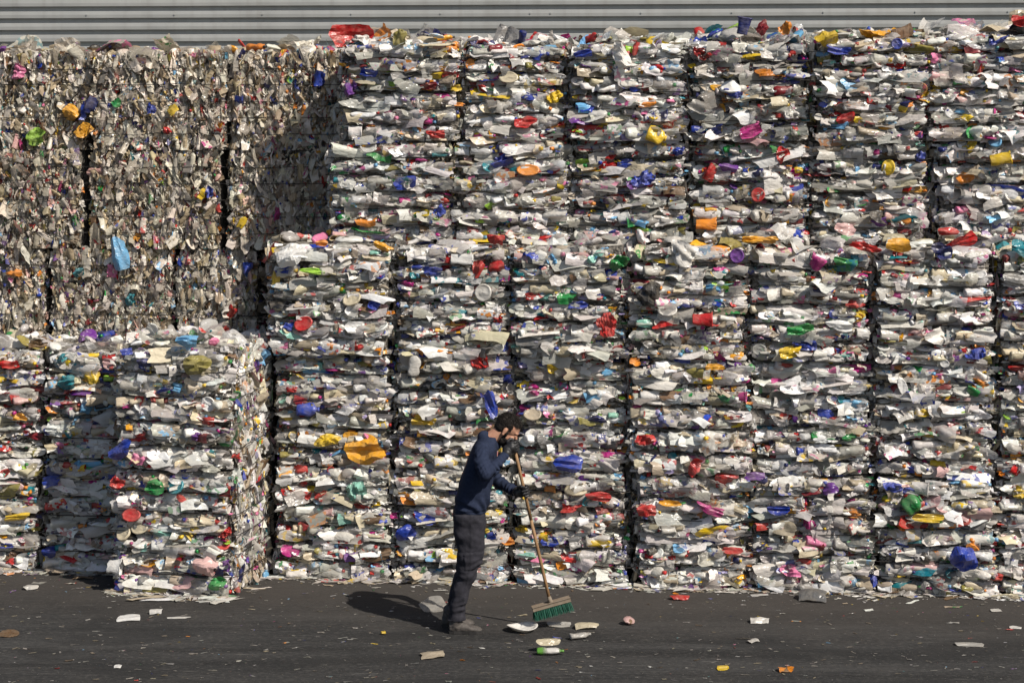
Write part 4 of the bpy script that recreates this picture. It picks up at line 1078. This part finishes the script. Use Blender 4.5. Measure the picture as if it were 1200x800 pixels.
# --- shoes
for y_, dx in ((NEAR, 0.0), (FARY, -.062)):
    s_ = Soup(); x0 = (528 - 540) / 150.8 + dx
    prof = [(-.008, .030, .050, .062), (.02, .040, .052, .075), (.07, .040, .050, .072), (.115, .042, .044, .058), (.16, .047, .036, .046), (.20, .045, .032, .040), (.232, .034, .028, .032), (.246, .014, .022, .018)]
    rings = []
    for (x, hw, cz, hh) in prof:
        rings.append([np.array([x0 + x, y_ + hw * np.sign(math.cos(t)) * abs(math.cos(t)) ** .8, max(.020, cz + hh * .62 * math.sin(t))]) for t in np.linspace(0, 2 * math.pi, 20, endpoint=False)])
    s_.ring_tube(rings); s_.limb([np.array([x0 + .045, y_, .06]), np.array([x0 + .05, y_, .13])], [.048, .050], 14)
    so = s_.skin('shoe', M_SHOE, man, .005, 3, .5, lambda co, no: co + no * (nz(co, (40, 40, 50), 6.0) * .003)[:, None])
    out = np.array([(-.014, 0), (-.006, .026), (.03, .036), (.09, .033), (.15, .045), (.20, .047), (.237, .034), (.254, 0)])
    ol = np.concatenate([out, (out * [1, -1])[-2:0:-1]]); k = len(ol)
    V = np.concatenate([np.c_[ol * 1.0, np.full(k, .002)], np.c_[ol * [1, 1.02], np.full(k, .026)]]) + np.array([x0, y_, 0])
    sm = bpy.data.meshes.new('sole'); sm.from_pydata([tuple(v) for v in V], [], [tuple(range(k))[::-1], tuple(range(k, 2 * k))] + [(i, (i + 1) % k, (i + 1) % k + k, i + k) for i in range(k)]); sm.materials.append(M_SOLE); sm.update()
    o = bpy.data.objects.new('sole', sm); COL.objects.link(o); o.parent = so

# --- the broom in his hands
broom = empty('push_broom', man_at, 0, 'push broom with long wooden handle and green bristles in the man\'s hands', 'broom')
hs = Soup(); hs.limb([on_handle(520), top_h + (bot_h - top_h) * .5, bot_h + hdir * .012], [.0128, .0128, .0132], 12)
V = np.concatenate(hs.V); o = bpy.data.meshes.new('handle'); o.from_pydata([tuple(v) for v in V], [], hs.F); o.materials.append(M_WOOD); o.polygons.foreach_set('use_smooth', np.ones(len(o.polygons), bool)); o.update()
ho = bpy.data.objects.new('handle', o); COL.objects.link(ho); ho.parent = broom
ax = np.cross([0, 1.0, 0], hdir); ax /= np.linalg.norm(ax)
if ax[0] < 0: ax = -ax
ax = ax * math.cos(R(-10)) + np.array([0, 1.0, 0]) * math.sin(R(10)); dn = hdir - ax * hdir.dot(ax); dn /= np.linalg.norm(dn); sd = np.cross(dn, ax)
bc = bot_h + dn * .022 + ax * .006
def boxmesh(name, c, hx, hy, hz, mat, parent, bev=.006):
    me = bpy.data.meshes.new(name); bm = __import__('bmesh').new(); __import__('bmesh').ops.create_cube(bm, size=2)
    for v in bm.verts: v.co = Vector(c + ax * v.co.x * hx + sd * v.co.y * hy + dn * v.co.z * hz)
    __import__('bmesh').ops.bevel(bm, geom=bm.edges[:], offset=bev, segments=2, affect='EDGES')
    bm.normal_update(); bm.to_mesh(me); bm.free(); me.materials.append(mat)
    o = bpy.data.objects.new(name, me); COL.objects.link(o); o.parent = parent; return o
boxmesh('brush_block', bc, .148, .022, .011, M_BLOCK, broom)
ss = Soup(); ss.limb([bot_h - hdir * .03, bc], [.017, .021], 12)
V = np.concatenate(ss.V); me = bpy.data.meshes.new('socket'); me.from_pydata([tuple(v) for v in V], [], ss.F); me.materials.append(M_BLOCK); me.polygons.foreach_set('use_smooth', np.ones(len(me.polygons), bool)); me.update()
o = bpy.data.objects.new('socket', me); COL.objects.link(o); o.parent = broom
bv, bf = [], []
for i in range(34):
    for j in range(6):
        for k in range(3):
            p = bc + ax * (-.145 + .290 * i / 33 + random.uniform(-.003, .003)) + sd * (-.019 + .038 * j / 5) + dn * .008
            tip = p + dn * (.084 + random.uniform(-.010, .006)) + ax * (random.gauss(0, .006) + (i / 33 - .5) * .022) + sd * (random.gauss(0, .006) + (j / 5 - .5) * .03)
            n0 = len(bv); r0, r1 = .0026, .0016
            for a in (0, 2.1, 4.2): bv.append(p + (ax * math.cos(a) + sd * math.sin(a)) * r0)
            for a in (0, 2.1, 4.2): bv.append(tip + (ax * math.cos(a) + sd * math.sin(a)) * r1)
            bf += [(n0, n0 + 1, n0 + 4, n0 + 3), (n0 + 1, n0 + 2, n0 + 5, n0 + 4), (n0 + 2, n0, n0 + 3, n0 + 5)]
o = mesh_np('bristles', np.array(bv), [np.array(bf)], [M_BRIS], None, np.zeros(len(bf), bool), None, None, broom)
# ------------------------------------------------------------------ litter on the asphalt
def litter(name, kind, px, py, w, l, colour, label, cat, yaw=0.0, tilt=5.0, lift=0.0, clear=False, flip=False, ink=None, group='litter on the asphalt'):
    V, F, sm = GEN[kind](1, np.array([w * .84]), np.array([l * .74]))
    V = V[0]
    if kind in ('film', 'strip', 'scrap'): V[:, 2] *= .38
    if flip: V[:, 2] *= -1
    c, s = math.cos(R(tilt)), math.sin(R(tilt))
    V = np.stack([V[:, 0], V[:, 1] * c - V[:, 2] * s, V[:, 1] * s + V[:, 2] * c], -1)
    c, s = math.cos(R(yaw)), math.sin(R(yaw))
    V = np.stack([V[:, 0] * c - V[:, 1] * s, V[:, 0] * s + V[:, 1] * c, V[:, 2]], -1)
    V[:, 2] -= V[:, 2].min() - .003 - lift
    col, ik, _ = colour_pieces(kind, 1, len(V), W_FRONT)
    col[..., :3] = np.array(PAL[colour]) * .72; ik[..., 3] = 0
    if ink: ik[..., :3] = PAL[ink]; ik[..., 3] = .95
    o = mesh_np(name, V, [F], [M_CLEAR if clear else M_OPAQUE], None, np.full(len(F), sm), col[0], ik[0])
    p = ground_pt(px, py); o.location = (float(p[0]), float(p[1]), 0.0)
    tag(o, label, cat, group)
    return o
prof = [(.001, .002), (.070, .002), (.098, .020), (.114, .030), (.118, .034), (.113, .036), (.096, .026), (.068, .008), (.001, .007)]
an = np.linspace(0, 2 * math.pi, 32, endpoint=False)
V = np.array([[r * math.cos(a) * 1.04, r * math.sin(a) * .92, z + .010 * (r / .118) * math.sin(a * 2 + .5)] for r, z in prof for a in an]); V[:, 2] -= V[:, 2].min() - .002
col, ik, _ = colour_pieces('lid', 1, len(V), W_FRONT); col[..., :3] = (.70, .68, .64); ik[..., 3] = 0
o = mesh_np('plastic_dish', V, [grid_faces(len(prof), 32, True)], [M_OPAQUE], None, np.ones((len(prof) - 1) * 32, bool), col[0], ik[0])
p = ground_pt(612, 738.5); o.location = (float(p[0]), float(p[1]), 0); tag(o, 'shallow white dish on the asphalt just right of the man\'s shoe', 'dish', 'litter on the asphalt')
o = litter('crushed_bottle', 'bottle', 645, 767, .24, .075, 'offwhite', 'white bottle with green ends lying in front of the broom', 'bottle', 3, 20)
a = o.data.attributes['Col'].data
for i in range(13):
    if i < 4 or i > 7:
        for j in range(12): a[i * 12 + j].color = (.10, .27, .04, .3)
litter('paper_wrapper', 'film', 643, 763, .19, .10, 'cream', 'cream wrapper lying against the green-ended white bottle', 'wrapper', 10, 25, .05)
litter('crushed_bottle', 'bottle', 680, 748, .21, .075, 'grey', 'grey crushed bottle lying slantwise right of the broom head', 'bottle', 24, 10)
litter('paper_wrapper', 'film', 688, 736, .20, .14, 'cream', 'flat torn cream wrapper right of the broom head', 'wrapper', 0, 12)
litter('crumpled_paper', 'blob', 737, 731, .14, .13, 'rose', 'crumpled beige paper ball standing right of the cream wrapper', 'paper', 60, 20, 0, False, False, 'brown')
litter('plastic_sheet', 'film', 655, 733, .22, .12, 'grey', 'grey crumpled film under the broom\'s bristles', 'plastic sheet', 0, 10)
litter('plastic_sheet', 'film', 508, 713, .26, .30, 'haze', 'clear crumpled film lying behind the man\'s heel', 'plastic sheet', 20, 14, 0, True)
litter('cardboard_piece', 'film', 507, 769, .21, .17, 'beige', 'torn grey-beige cardboard left of and nearer than the man\'s shoe', 'cardboard', 12, 6)
litter('bottle_top', 'tub', 449, 743, .05, .05, 'yellow', 'small yellow bottle top left of the man\'s shoe', 'bottle top', 30, 20)
litter('plastic_sheet', 'film', 782, 687, .32, .30, 'white', 'white crumpled film heaped at the foot of the wall right of the broom', 'plastic sheet', 0, 30)
litter('plastic_scrap', 'film', 797, 702, .17, .12, 'red', 'red plastic scrap just in front of the white film heap', 'scrap', 10, 14)
litter('plastic_sheet', 'film', 952, 703, .27, .24, 'dgrey', 'dark grey crumpled film on the asphalt before the pink-cup bale', 'plastic sheet', -14, 16)
litter('paper_scrap', 'film', 890, 729, .17, .13, 'offwhite', 'torn off-white paper alone on the asphalt, right of the beige paper ball', 'paper', 0, 10)
litter('wooden_stick', 'strip', 873, 748, .16, .02, 'black', 'thin dark stick on the asphalt', 'stick', -4, 0)
litter('plastic_scrap', 'film', 847, 784, .09, .09, 'yellow', 'small yellow crumpled scrap near the bottom edge', 'scrap', 0, 15)
litter('cardboard_piece', 'film', 921, 786, .13, .11, 'orange', 'flat orange-brown card near the bottom edge', 'cardboard', 5, 5, 0, False, False, 'brown')
litter('plastic_strip', 'film', 1136, 756, .23, .10, 'grey', 'long grey film strip on the asphalt at the right', 'plastic strip', -4, 6)
litter('paper_scrap', 'film', 151, 726, .21, .15, 'white', 'white torn paper on the asphalt in front of the corner stack', 'paper', 6, 10)
litter('paper_scrap', 'film', 209, 724, .20, .05, 'offwhite', 'narrow off-white paper strip right of the white torn paper', 'paper', 2, 4)
litter('paper_scrap', 'film', 183, 719, .11, .09, 'offwhite', 'small off-white scrap between corner stack and white torn paper', 'paper', 0, 20)
litter('plastic_sheet', 'film', 10, 744, .17, .16, 'brown', 'reddish brown crumpled film at the left edge', 'plastic sheet', 0, 12)
litter('paper_scrap', 'film', 138, 782, .06, .06, 'white', 'tiny white scrap nearest the bottom left', 'paper', 0, 15)
litter('paper_scrap', 'film', 36, 690, .13, .11, 'haze', 'pale film scrap in front of the turquoise film stack', 'paper', 30, 12)
litter('plastic_bag', 'blob', 671, 680, .22, .12, 'amber', 'orange and white bag spilled at the wall\'s foot behind the broom handle', 'bag', 8, 20, 0, False, False, 'lime')
litter('plastic_bag', 'film', 590, 676, .26, .2, 'red', 'bright red film spilled at the wall\'s foot between man and broom', 'bag', 0, 40)
litter('paper_scrap', 'film', 1190, 736, .10, .07, 'offwhite', 'small off-white scrap at the right edge of the asphalt', 'paper', 0, 6)
litter('paper_scrap', 'film', 1167, 716, .10, .08, 'haze', 'small pale scrap before the partly cut-off bales', 'paper', 12, 8)
litter('plastic_tub', 'tub', 818, 684, .17, .08, 'white', 'white crushed tub with red print at the wall\'s foot', 'tub', 0, 0, 0, False, False, 'red')
litter('paper_scrap', 'film', 883, 752, .12, .08, 'haze', 'pale paper scrap beside the thin dark stick', 'paper', 40, 6)

def scatter_scraps(name, n, fn, smin, smax, wts, dim=1.0):
    w = smin + (smax - smin) * rng.random(n) ** (6 if n > 3000 else 4); l = w * rng.uniform(.25, .9, n)
    w = w * rng.uniform(1, 2.2, n); V, F, sm = g_scrap(n, w, l); V[..., 2] *= .5
    yaw = rng.normal(0, .6, n); c, s = np.cos(yaw)[:, None], np.sin(yaw)[:, None]
    V = np.stack([V[..., 0] * c - V[..., 1] * s, V[..., 0] * s + V[..., 1] * c, V[..., 2]], -1)
    V[..., 2] -= V[..., 2].min(1, keepdims=True) - .002
    V[..., :2] += np.array([fn() for _ in range(n)])[:, None, :]
    B = Batch('scrap', V, F, sm, *colour_pieces('scrap', n, V.shape[1], wts)); B.col[..., :3] *= dim
    V, Fs, mi, s_, cs, ik = merge([B])
    o = mesh_np(name, V, Fs, [M_OPAQUE, M_CLEAR], mi, s_, cs, ik); o['kind'] = 'stuff'
    o['label'] = {'litter_flecks': 'tiny pale flecks strewn over the asphalt'}.get(name, 'loose scraps along the foot of the bales')
    return o
def on_road():
    py = 668 + 132 * random.random() ** 1.1; px = random.uniform(-20, 1220)
    return ground_pt(px, py)[:2]
W_FLECK = weights(dict(white=4, offwhite=10, haze=12, grey=8, beige=5, cream=3, brown=2, red=.35, blue=.2, yellow=.3, green=.15, orange=.2))
scatter_scraps('litter_flecks', 3800, on_road, .003, .034, W_FLECK, .30)
def at_foot():
    if random.random() < .17:
        t = random.random(); q = pa + dirv * (WF * t) - back * abs(random.gauss(0, .09)); return q[:2]
    u = random.uniform(u_at(-20), u_at(1230)); return uvz(u, -abs(random.gauss(0, .08)) - (random.expovariate(4.5) if random.random() < .10 else 0), 0)[:2]
scatter_scraps('loose_scraps', 2200, at_foot, .012, .13, W_FLECK, .85)

# ------------------------------------------------------------------ light
sun_dir = Vector((1.20, -1.10, 1.62)).normalized()
el = math.asin(sun_dir.z); rot = math.atan2(sun_dir.x, sun_dir.y)
w = bpy.data.worlds.new('World'); SC.world = w; w.use_nodes = True
nt = w.node_tree; bg = nt.nodes['Background']
sky = nt.nodes.new('ShaderNodeTexSky'); sky.sky_type = 'NISHITA'; sky.sun_disc = False
sky.sun_elevation = el; sky.sun_rotation = rot; sky.dust_density = 1.5
nt.links.new(sky.outputs[0], bg.inputs['Color']); bg.inputs['Strength'].default_value = .070
ld = bpy.data.lights.new('sun', 'SUN'); ld.energy = 4.6; ld.angle = R(.53); ld.color = (1.0, .93, .83)
lo = bpy.data.objects.new('sun', ld); COL.objects.link(lo); lo.rotation_euler = (-sun_dir).to_track_quat('-Z', 'Y').to_euler(); lo.location = (8, -12, 18)

cd = bpy.data.cameras.new('camera'); cd.sensor_width = 36.0; cd.lens = 36.0 * F_PX / 1200.0
cd.shift_y = (HOR - 400.0) / 1200.0; cd.clip_end = 900
co = bpy.data.objects.new('camera', cd); COL.objects.link(co)
co.location = (0, -CAM_D, CAM_H); co.rotation_euler = (R(90), 0, 0)
SC.camera = co
SC.render.engine = 'CYCLES'
SC.cycles.max_bounces = 6; SC.cycles.diffuse_bounces = 3; SC.cycles.glossy_bounces = 2; SC.cycles.transparent_max_bounces = 5
SC.view_settings.view_transform = 'Standard'; SC.view_settings.look = 'None'; SC.view_settings.gamma = 1; SC.view_settings.exposure = 0.42
SC.view_settings.use_curve_mapping = False
